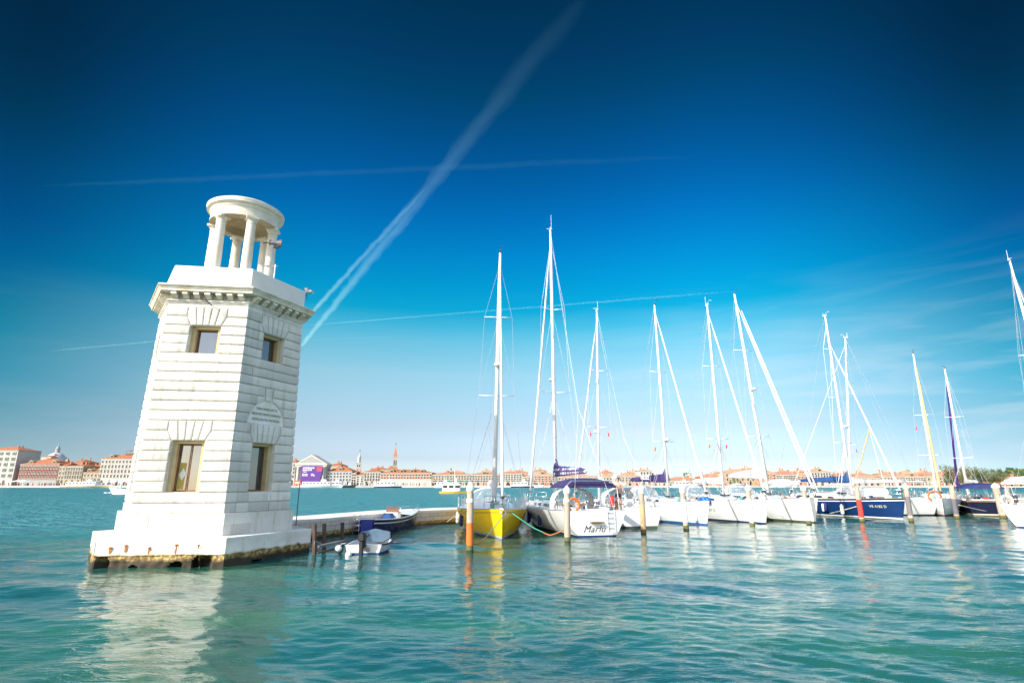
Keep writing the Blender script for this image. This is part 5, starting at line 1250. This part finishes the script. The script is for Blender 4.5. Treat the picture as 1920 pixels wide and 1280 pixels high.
# bell towers
def campanile(label,px,ytop,ybel,yspire,wpx,Y,wall,spire,tilt=0):
    P=Py(px,880,Y); zt_=Py(px,ytop,Y).z-ZQ; zb=Py(px,ybel,Y).z-ZQ; zs=Py(px,yspire,Y).z-ZQ; w=wpx*.331*Y/YS/2*.97
    r=thing('bell_tower',label,'bell tower',(P.x,Y,ZQ)); r.rotation_euler=(0,R_(tilt),R_(12))
    m=MB(); m.box(-w,w,-w,w,0,zb); 
    for x in (-.62,0,.62): m.box(x*w-.13*w,x*w+.13*w,-w-.12,-w,3,zb-1)
    m.box(-w*1.1,w*1.1,-w*1.1,w*1.1,zb,zb+.6); part('shaft',m,M['w_'+wall],r)
    m=MB(); m.box(-w*.97,w*.97,-w*.97,w*.97,zb+.6,zs-1); m.box(-w*1.12,w*1.12,-w*1.12,w*1.12,zs-1,zs-.3); b=part('belfry',m,M['w_white'],r)
    for x in (-.42,.42):
        hh=(zs-zb)-3; q=MB(); q.box(x*w-.22*w,x*w+.22*w,-w-.02,-w*.97,zb+1.2,zb+1.2+hh*.75); q.loft([[(x*w+.22*w*math.cos(a),yy,zb+1.2+hh*.75+.22*w*math.sin(a)) for a in [math.pi*k/8 for k in range(9)]] for yy in (-w-.02,-w*.97)],True,True); part('belfry_opening',q,M['pane_far'],b)
    m=MB()
    if spire=='cone': m.loft([[(a*w*.85*k,b*w*.85*k,zs-.3+(zt_-zs)*q) for a,b in ((-1,-1),(1,-1),(1,1),(-1,1))] for q,k in ((0,1),(.12,1),(1,.03))],True,True,True); part('spire',m,M['tiles2'],r)
    else: m.lathe([(w*.75,zs-.3),(w*.75,zs+(zt_-zs)*.45),(w*.8,zs+(zt_-zs)*.47),(w*.6,zs+(zt_-zs)*.62),(w*.25,zs+(zt_-zs)*.75),(.2,zt_)],n=8); part('spire',m,M['w_white'],r)
    m=MB(); m.tube([(0,0,zt_-.5),(0,0,zt_+2)],.12,6); m.sphere((0,0,zt_+1),.35,5); part('finial',m,M['dark'],r)
campanile('slender bell tower with pointed terracotta spire above the long orange hotel',740,834,876,855,8.5,YS+60,'ochre','cone')
campanile('short white bell tower with octagonal top, leaning slightly, left of the orange hotel',671,848,878,866,8.5,YS+60,'white','oct',1.5)
campanile('tiny far white bell tower right of the beige barracks',1293,884,890,888,4,YS+150,'white','oct')
# ---------------------------------------------------------------- ferries and boats along the far quay
def ferry(label,x0,x1,ywl,Y,hullm='white',band=None,decks=1,rz=0,name='waterbus',h=1.1,mastp=False,bowdir=1):
    P0=Pz(x0,ywl) if Y is None else Py(x0,ywl,Y); P1=Pz(x1,ywl) if Y is None else Py(x1,ywl,Y); c=(P0+P1)/2; L=abs(P1.x-P0.x)
    r=thing(name,label,'boat',(c.x,c.y,0),R_(rz)+(0 if bowdir>0 else math.pi))
    B=min(L*.26,5.5); fn=hull_fns(L,B,h*1.25,.8,.25,.9,.0,.28)
    hs=part('hull',hull_strip(MB(),fn,lambda t:-.3,lambda t:fn[1](t),nt=16,nz=4),M[hullm],r,auto=40)
    d=MB(); 
    for k in range(12):
        t0,t1=k/12,(k+1)/12; z0,z1=fn[1](t0)-.05,fn[1](t1)-.05; d.add([(fn[3](t0,z0),-fn[2](t0,z0),z0),(fn[3](t1,z1),-fn[2](t1,z1),z1),(fn[3](t1,z1),fn[2](t1,z1),z1),(fn[3](t0,z0),fn[2](t0,z0),z0)],[(0,1,2,3)])
    part('deck',d,M['deck'],hs)
    if band: part('painted_band',hull_strip(MB(),fn,lambda t:.05,lambda t:fn[1](t)*.55,nt=16,nz=1,off=.03),M[band],r)
    z=h*1.15
    for k in range(decks):
        xa,xb=-L*(.40-.06*k),L*(.26-.10*k); w=B*.40
        c_=MB(); c_.bbox(xa,xb,-w,w,z,z+2.1,.25); co=part('cabin',c_,M['white'],r)
        n_=max(3,int((xb-xa)/1.8))
        for j in range(n_):
            x=xa+(xb-xa)*(j+.5)/n_
            for sg in (-1,1):
                q=MB(); q.box(x-.6,x+.6,sg*w-.02,sg*w+.02,z+.9,z+1.6); part('window',q,M['pane_far'],co)
        z+=2.1
    p=MB(); p.bbox(L*.02,L*.14,-B*.2,B*.2,z,z+1.3,.2); p.tube([(L*.03,0,z+1.2),(L*.03,0,z+3.6)],.08,6); part('wheelhouse',p,M['white'],r)
    return r
M['yellowband']=mat('yellow_paint',(.62,.42,.07),.5,.08,1)
ferry('long yellow and white waterbus moored before the cream arched palace',117,204,914.5,332,'white','yellowband',1)
ferry('two-deck white ferry moored before the banner church, with mast',560,640,915.5,326,'white',None,1)
ferry('second white ferry moored right of the two-deck ferry',600,655,914.5,336,'white',None,1)
ferry('dark hulled motor launch right of the white ferries',640,665,914.5,330,'dark',None,0)
ferry('white and navy passenger boat before the orange hotel',702,752,916,318,'white','canvas_n',1)
ferry('small teal work boat left of the navy passenger boat',694,716,916.5,305,'jetteal',None,0) if 'jetteal' in M else None
ferry('white yacht moored before the cream palace',815,850,914,332,'white',None,1)
ferry('yellow ferry under way, crossing left of the yellow yacht',824,876,925,None,'yellowband',None,1,h=.45)
ferry('white cabin cruiser moored behind the violet bimini',958,1000,914,330,'white','canvas_n',1)
ferry('white motor yacht moored behind the third mast',1104,1150,914,330,'white',None,1)
ferry('white launch moored before the long beige barracks',1262,1300,914,330,'white',None,1)
ferry('white passenger boat moored beside the pink houses',1446,1492,914,330,'white',None,1)
ferry('white speedboat under way, partly hidden by the lighthouse left side',211,242,926,None,'white',None,0,rz=0,bowdir=-1,h=1.0)
ferry('small white boat crossing between jetty and far quay',1002,1016,912,345,'white',None,0)
M['jetteal']=mat('teal_paint',(.05,.3,.32),.5,.1,1)
M['greencanvas']=mat('green_canvas',(.02,.22,.13),.8,.1,3)
M['foam']=mat('white_foam',(.85,.88,.88),.6,.05,3,c2=(.6,.75,.78))
def wake(label,pts,w,z=.09):
    m=MB(); rng=random.Random(len(label)); rows=[]
    n=50; P=[Vector(p) for p in pts]
    for k in range(n+1):
        q=k/n*(len(P)-1); i=min(int(q),len(P)-2); p=P[i].lerp(P[i+1],q-i); e=math.sin(math.pi*min(1,k/n*1.0+.02))**.6*w
        a=rng.uniform(.2,1)*e;b=rng.uniform(.2,1)*e
        rows.append([(p.x,p.y-a,z-.12),(p.x+.1,p.y-a*.4,z+.02),(p.x,p.y+b*.4,z+.03),(p.x,p.y+b,z-.12)])
    m.loft(rows,False); o=part('wake_foam',m,M['foam'],None,smooth=True); o['kind']='stuff'; return o
P=Pz(208,925.5); wake('a',[P+Vector((-1.5,-.5,0)),P+Vector((3.5,-.4,0))],.8,.35)
# people, awnings and parasols on the quay
cr=MB(); rng=random.Random(5); cm=[mat('clothes_'+n,c,.8,.1,3) for n,c in (('white',(.7,.7,.7)),('navy',(.03,.04,.12)),('red',(.5,.06,.05)),('tan',(.5,.35,.22)),('black',(.04,.04,.04)))]
for k in range(520):
    px=rng.choice([rng.uniform(0,245),rng.uniform(550,1120),rng.uniform(1120,1780)]); y=YS+rng.uniform(-1.2,9); x=fx(px,908,y); mi=rng.randrange(5)
    cr.lathe([(.10,0),(.2,.1),(.16,.8),(.26,1.25),(.2,1.45),(.08,1.5)],(x,y,ZQ),6,mi); cr.sphere((x,y,ZQ+1.62),.14,4,3)
co=part('crowd_of_people',cr,cm); tag(co,'distant crowd of people walking along the far quay','crowd',kind='stuff')
def parasol(label,px,Y,w=2.6,mt='canvas_w',grp='parasols and awnings on the far quay'):
    x=fx(px,908,Y); r=thing('parasol',label,'parasol',(x,Y,ZQ),0,grp)
    m=MB(); m.tube([(0,0,0),(0,0,3)],.05,6); part('pole',m,M['alu'],r)
    m=MB(); m.loft([[(a*w*k,b*w*k,z) for a,b in ((-1,-1),(1,-1),(1,1),(-1,1))] for k,z in ((1,2.35),(1,2.55),(.04,3.3))],True,True,True); part('canopy',m,M[mt],r)
for px,lb in ((33,'white quay parasol beside the red palace, left one of two'),(44,'white quay parasol beside the red palace, right one of two'),(236,'white quay parasol before the big white hotel'),(215,'cream quay parasol before the big white hotel, nearest the waterbus')): parasol(lb,px,YS+4,3.0,'canvas_w')
for k,px in enumerate((842,858,872)): parasol(('green quay parasol %s before the cream palace'%('at the left','in the middle','at the right')[k]),px,YS+4,1.8,'greencanvas')
for k,px in enumerate((1478,1500,1530,1700,1722)): parasol('white quay parasol before the %s'%('house with dense window rows','pink house','tall white palace','brick pink house','plain gabled house')[k],px,YS+4,2.2)
kb=thing('red_kiosk','bright orange-red kiosk on the quay beside the banner church','kiosk',(fx(558,908,YS+2),YS+2,ZQ))
m=MB(); m.bbox(-2.1,2.1,-1,1,0,3.0,.08); part('kiosk_body',m,mat('vermilion_paint',(.75,.10,.02),.5,.05,1),kb); m=MB(); m.box(-1.3,1.3,-1.03,-1,1.2,2.2); part('counter',m,M['canvas_w'],kb)
# ---------------------------------------------------------------- trees
def tree(label,px,ytop,Y,wpx,leaf,group,seed=1,trunk=True,n=2600,flat=1.0,name='tree'):
    rng=random.Random(seed); X=fx(px,900,Y); H=Py(px,ytop,Y).z-ZQ; w=wpx*.335*Y/YS/2
    r=thing(name,label,'tree',(X,Y,ZQ),rng.uniform(0,6),group)
    t=MB(); t.tube([(0,0,-.5),(.1,.1,H*.3),(.2,0,H*.6)],[H*.035,H*.028,H*.012],8)
    for k in range(7):
        a=rng.uniform(0,6.3); b=rng.uniform(.25,.5)*H; t.tube([(.1,.05,b),(w*.35*math.cos(a),w*.35*math.sin(a),b+H*.2),(w*.6*math.cos(a),w*.6*math.sin(a),b+H*.33)],[H*.014,H*.009,H*.004],5)
    part('trunk',t,M['bark'],r)
    cl=[(rng.gauss(0,.42)*w,rng.gauss(0,.42)*w,H*(.50+rng.uniform(-.28,.40)*flat),rng.uniform(.16,.34)*w) for _ in range(26)]
    c=MB()
    for k in range(n):
        cx,cy,cz,cr_=rng.choice(cl); v=Vector((rng.gauss(0,1),rng.gauss(0,1),rng.gauss(0,.8))); v.normalize(); p=Vector((cx,cy,min(cz,H*.93)))+v*cr_*rng.uniform(.55,1.1); s=rng.uniform(.18,.42)*H/11
        u=Vector((rng.gauss(0,1),rng.gauss(0,1),rng.gauss(0,1))).normalized(); q=u.orthogonal().normalized(); g=u.cross(q)
        c.add([p-q*s,p+g*s*.5,p+q*s,p-g*s*.5],[(0,1,2,3)])
    part('crown',c,M[leaf],r)
    return r
M['bark']=mat('bark',(.14,.10,.07),.9,.2,1)
M['olive']=mat('olive_foliage',(.13,.15,.05),.8,.3,.8,c2=(.07,.085,.03))
M['pine']=mat('dark_pine_foliage',(.045,.085,.03),.8,.3,.8,c2=(.02,.05,.018))
M['lightgreen']=mat('light_green_foliage',(.16,.22,.05),.8,.3,.8,c2=(.08,.12,.03))
TG='olive green trees behind the right-hand boats'
for k,(px,yt,w_) in enumerate(((1786,872,44),(1812,871,42),(1836,874,44),(1858,878,40),(1874,886,34))):
    tree('olive green tree %s'%('leftmost in the clump beside the salmon houses','directly behind the dark navy yacht mast, tallest of its clump','in the middle of the clump of five','second from the right in the clump of five','lowest and rightmost in the clump of five')[k],px,yt,YS-70,w_,'olive',TG,k+20)
TP='dark pines on the right skyline'
for k,(px,yt,w_,lf) in enumerate(((1885,878,26,'pine'),(1906,878,30,'lightgreen'),(1922,879,28,'pine'),(1896,874,18,'pine'),(1917,875,20,'pine'))):
    tree(('dark pine at the left end of the right skyline grove','light green round tree in the right skyline grove','dark pine cut by the right edge of the photo','tall dark pine top behind the light green tree','far dark pine behind the edge pine')[k],px,yt,YS+40+20*(k>2),w_,lf,TP,k+40)
tree('lone pale green tree behind the long beige barracks',1287,884,YS+60,14,'lightgreen','single trees between the far houses',61,n=1200)
tree('small yellow-green tree before the large beige hall',1378,888,YS+10,16,'lightgreen','single trees between the far houses',62,n=1200)
# far low land at both ends of the shore
# ================================================================ water
import numpy as np
def water():
    rg=np.random.RandomState(3)
    inner=np.radians(np.linspace(28,152,860)); outer=np.radians(np.linspace(152,388,70)[1:-1]); th=np.concatenate([inner,outer]); nt_=len(th)
    r=np.concatenate([[0.0],np.geomspace(2.0,740,1000)]); nr=len(r)
    T,Rr=np.meshgrid(th,r); X=Rr*np.cos(T); Y=Rr*np.sin(T); Z=np.zeros_like(X)
    sp=np.maximum(Rr*.0059,Rr*np.radians(124/860)); 
    wd=math.radians(-100)
    for k in range(110):
        lam=.13*(12/.13)**(rg.rand()); d=wd+rg.normal()*.8; kx,ky=math.cos(d)*2*math.pi/lam,math.sin(d)*2*math.pi/lam
        amp=.0027*lam**.8*(1.0 if lam<.8 else 1.0 if lam<4 else .6)
        att=np.clip((lam/sp-2.2)/2.0,0,1)
        ph=rg.rand()*6.28
        s=np.sin(kx*X+ky*Y+ph+.8*np.sin(.11*X+.07*Y+k))
        mod=.65+.35*np.sin(X*math.cos(k)*.13+Y*math.sin(k*1.7)*.16+k)
        Z+=amp*att*mod*s
    Z*=np.clip(Rr/3,0,1)
    # behind the fan's fine part keep it flat
    fine=(T>=math.radians(27))&(T<=math.radians(153)); Z*=np.where(fine,1,.0)
    e=np.clip(np.minimum(T-math.radians(28),math.radians(152)-T)/math.radians(3),0,1); Z*=e
    v=np.stack([X,Y,Z],-1).reshape(-1,3)
    i=np.arange(nr-1)[:,None]; j=np.arange(nt_)[None,:]; jn=(j+1)%nt_
    f=np.stack([i*nt_+j,(i+1)*nt_+j,(i+1)*nt_+jn,i*nt_+jn],-1).reshape(-1,4)
    me=bpy.data.meshes.new('water'); me.vertices.add(len(v)); me.vertices.foreach_set('co',v.ravel().astype(np.float32))
    me.loops.add(f.size); me.loops.foreach_set('vertex_index',f.ravel().astype(np.int32)); me.polygons.add(len(f)); me.polygons.foreach_set('loop_start',np.arange(0,f.size,4,dtype=np.int32)); me.polygons.foreach_set('loop_total',np.full(len(f),4,dtype=np.int32))
    me.polygons.foreach_set('use_smooth',np.ones(len(f),dtype=bool)); me.update(); me.validate()
    o=bpy.data.objects.new('water',me); col.objects.link(o); o['kind']='structure'
    m=bpy.data.materials.new('turquoise_lagoon_water'); m.use_nodes=True; t=m.node_tree; b=t.nodes['Principled BSDF']; me.materials.append(m)
    b.inputs['Roughness'].default_value=.04; b.inputs['IOR'].default_value=1.33; b.inputs['Specular IOR Level'].default_value=.75
    ge=N(t,'ShaderNodeNewGeometry')
    mp=N(t,'ShaderNodeMapping'); mp.inputs['Scale'].default_value=(.6,1.5,1); t.links.new(ge.outputs['Position'],mp.inputs[0])
    n1=N(t,'ShaderNodeTexNoise',Scale=1.7,Detail=6,Roughness=.6,Distortion=.3); t.links.new(mp.outputs[0],n1.inputs[0])
    n2=N(t,'ShaderNodeTexNoise',Scale=7.5,Detail=3,Roughness=.5,Distortion=.8); t.links.new(mp.outputs[0],n2.inputs[0])
    n3=N(t,'ShaderNodeTexNoise',Scale=.22,Detail=4,Distortion=.6); t.links.new(mp.outputs[0],n3.inputs[0])
    mr=N(t,'ShaderNodeMapRange'); mr.inputs[1].default_value=.42;mr.inputs[2].default_value=.6;mr.inputs[3].default_value=.25;mr.inputs[4].default_value=1.0; t.links.new(n3.outputs[0],mr.inputs[0])
    # open lagoon beyond the jetty is choppier than the sheltered basin
    sy=N(t,'ShaderNodeSeparateXYZ'); t.links.new(ge.outputs['Position'],sy.inputs[0])
    ch=N(t,'ShaderNodeMapRange',interpolation_type='SMOOTHSTEP'); ch.inputs[1].default_value=-10; ch.inputs[2].default_value=28; ch.inputs[3].default_value=0; ch.inputs[4].default_value=1.0; 
    ln=N(t,'ShaderNodeMath',operation='MULTIPLY_ADD'); ln.inputs[1].default_value=-.8; t.links.new(sy.outputs['X'],ln.inputs[0]); t.links.new(sy.outputs['Y'],ln.inputs[2])
    l2=N(t,'ShaderNodeMath',operation='SUBTRACT'); l2.inputs[1].default_value=38; t.links.new(ln.outputs[0],l2.inputs[0]); t.links.new(l2.outputs[0],ch.inputs[0])
    b0=N(t,'ShaderNodeBump',Distance=1.6); n0=N(t,'ShaderNodeTexNoise',Scale=.55,Detail=5,Roughness=.65); t.links.new(mp.outputs[0],n0.inputs[0]); t.links.new(n0.outputs[0],b0.inputs['Height']); t.links.new(ch.outputs[0],b0.inputs['Strength'])
    rg_=N(t,'ShaderNodeMapRange'); rg_.inputs[3].default_value=.015; rg_.inputs[4].default_value=.30; t.links.new(ch.outputs[0],rg_.inputs[0]); t.links.new(rg_.outputs[0],b.inputs['Roughness'])
    b1=N(t,'ShaderNodeBump',Distance=.055); mb1=N(t,'ShaderNodeMath',operation='MULTIPLY'); mb1.inputs[1].default_value=.34; t.links.new(mr.outputs[0],mb1.inputs[0]); t.links.new(mb1.outputs[0],b1.inputs['Strength']); t.links.new(n1.outputs[0],b1.inputs['Height']); t.links.new(b0.outputs[0],b1.inputs['Normal'])
    ms=N(t,'ShaderNodeMath',operation='MULTIPLY'); ms.inputs[1].default_value=.6; t.links.new(mr.outputs[0],ms.inputs[0])
    b2=N(t,'ShaderNodeBump',Distance=.02); t.links.new(ms.outputs[0],b2.inputs['Strength']); t.links.new(n2.outputs[0],b2.inputs['Height']); n5=N(t,'ShaderNodeTexNoise',Scale=3.4,Detail=3,Roughness=.5,Distortion=.6); t.links.new(mp.outputs[0],n5.inputs[0])
    b5=N(t,'ShaderNodeBump',Strength=.30,Distance=.035); t.links.new(n5.outputs[0],b5.inputs['Height']); t.links.new(b1.outputs[0],b5.inputs['Normal']); t.links.new(b5.outputs[0],b2.inputs['Normal']); t.links.new(b2.outputs[0],b.inputs['Normal'])
    nc=N(t,'ShaderNodeTexNoise',Scale=.12,Detail=4); t.links.new(mp.outputs[0],nc.inputs[0])
    mx=N(t,'ShaderNodeMix',data_type='RGBA'); mx.inputs[6].default_value=(*WATER_A,1); mx.inputs[7].default_value=(*WATER_B,1)
    m5=N(t,'ShaderNodeMapRange'); m5.inputs[1].default_value=.35;m5.inputs[2].default_value=.65; t.links.new(nc.outputs[0],m5.inputs[0]); t.links.new(m5.outputs[0],mx.inputs[0])
    mf=N(t,'ShaderNodeMix',data_type='RGBA'); mf.inputs[7].default_value=(.016,.175,.19,1); t.links.new(ch.outputs[0],mf.inputs[0]); t.links.new(mx.outputs[2],mf.inputs[6]); t.links.new(mf.outputs[2],b.inputs['Base Color'])
WATER_A=(.024,.120,.066); WATER_B=(.003,.052,.064)
water()
# ================================================================ condensation trails (long thin clouds, miles up)
def trail(label,p0,p1,alt,w0,w1,dens,seed,wav=.25,thick=.35,thin0=None,fade=4):
    a=ray(*p0);b=ray(*p1); A=Vector((a[0],a[1],a[2]))*((alt)/a[2]); B_=Vector((b[0],b[1],b[2]))*((alt)/b[2])
    d=(B_-A); side=Vector((d.y,-d.x,0)).normalized(); n=90
    root=thing('condensation_trail',label,'contrail',A,0,'condensation trails crossing the sky')
    # three nested bodies of thin vapour: denser towards the middle
    for li,(fs,nm) in enumerate(((1.0,'outer_vapour'),(.72,'middle_vapour'),(.42,'core_vapour'))):
        rings=[]
        for i in range(n+1):
            q=i/n; c=d*q; hw=(w0+(w1-w0)*q)*(1+wav*mn.noise(Vector((i*.45,seed+li*.4,0))))*(min(1,i/fade+.02)*min(1,(n-i)/fade+.02))**.5; c=c+side*hw*.4*mn.noise(Vector((i*.2,seed+9,0)))
            tk=thick if thin0 is None else thin0+(thick-thin0)*q**1.5
            rings.append([tuple(c+side*hw*fs*math.cos(2*math.pi*k/14)*(1+.5*wav*mn.noise(Vector((i*.5,k*.7,seed+li)))*4)+Vector((0,0,hw*fs*tk*math.sin(2*math.pi*k/14)))) for k in range(13,-1,-1)])
        m=MB(); m.loft(rings,True,True,True)
        mt=bpy.data.materials.new('condensation_trail_vapour'); mt.use_nodes=True; t=mt.node_tree; t.nodes.clear(); o=N(t,'ShaderNodeOutputMaterial'); v=N(t,'ShaderNodeVolumeScatter',Density=dens,Anisotropy=.0); v.inputs['Color'].default_value=(.36,.80,1,1); t.links.new(v.outputs[0],o.inputs['Volume'])
        part(nm,m,mt,root,smooth=True)
trail('broad diagonal contrail widening towards the top of the sky, right streak',(1120,-40),(564,650),9000,330,150,.00030,3,.3,.9,.02)
trail('diagonal contrail running close beside the broad one, left streak lower down',(800,350),(574,598),9000,110,150,.00042,8,.25,.8,.4,14)
trail('faint level contrail crossing the sky above the lantern',(60,350),(1330,292),8000,140,150,.00004,5,.25,.5,None,20)
trail('thin straight contrail above the mast tops',(560,611),(1385,545),9500,110,110,.00045,6,.1,.5,None,14)
trail('faint low contrail left of the lighthouse',(90,658),(330,636),9000,120,140,.0003,9,.2,.4,None,20)
trail('faint short contrail right of the lighthouse cornice',(565,638),(810,627),9000,90,60,.00022,10,.1,.4,None,20)
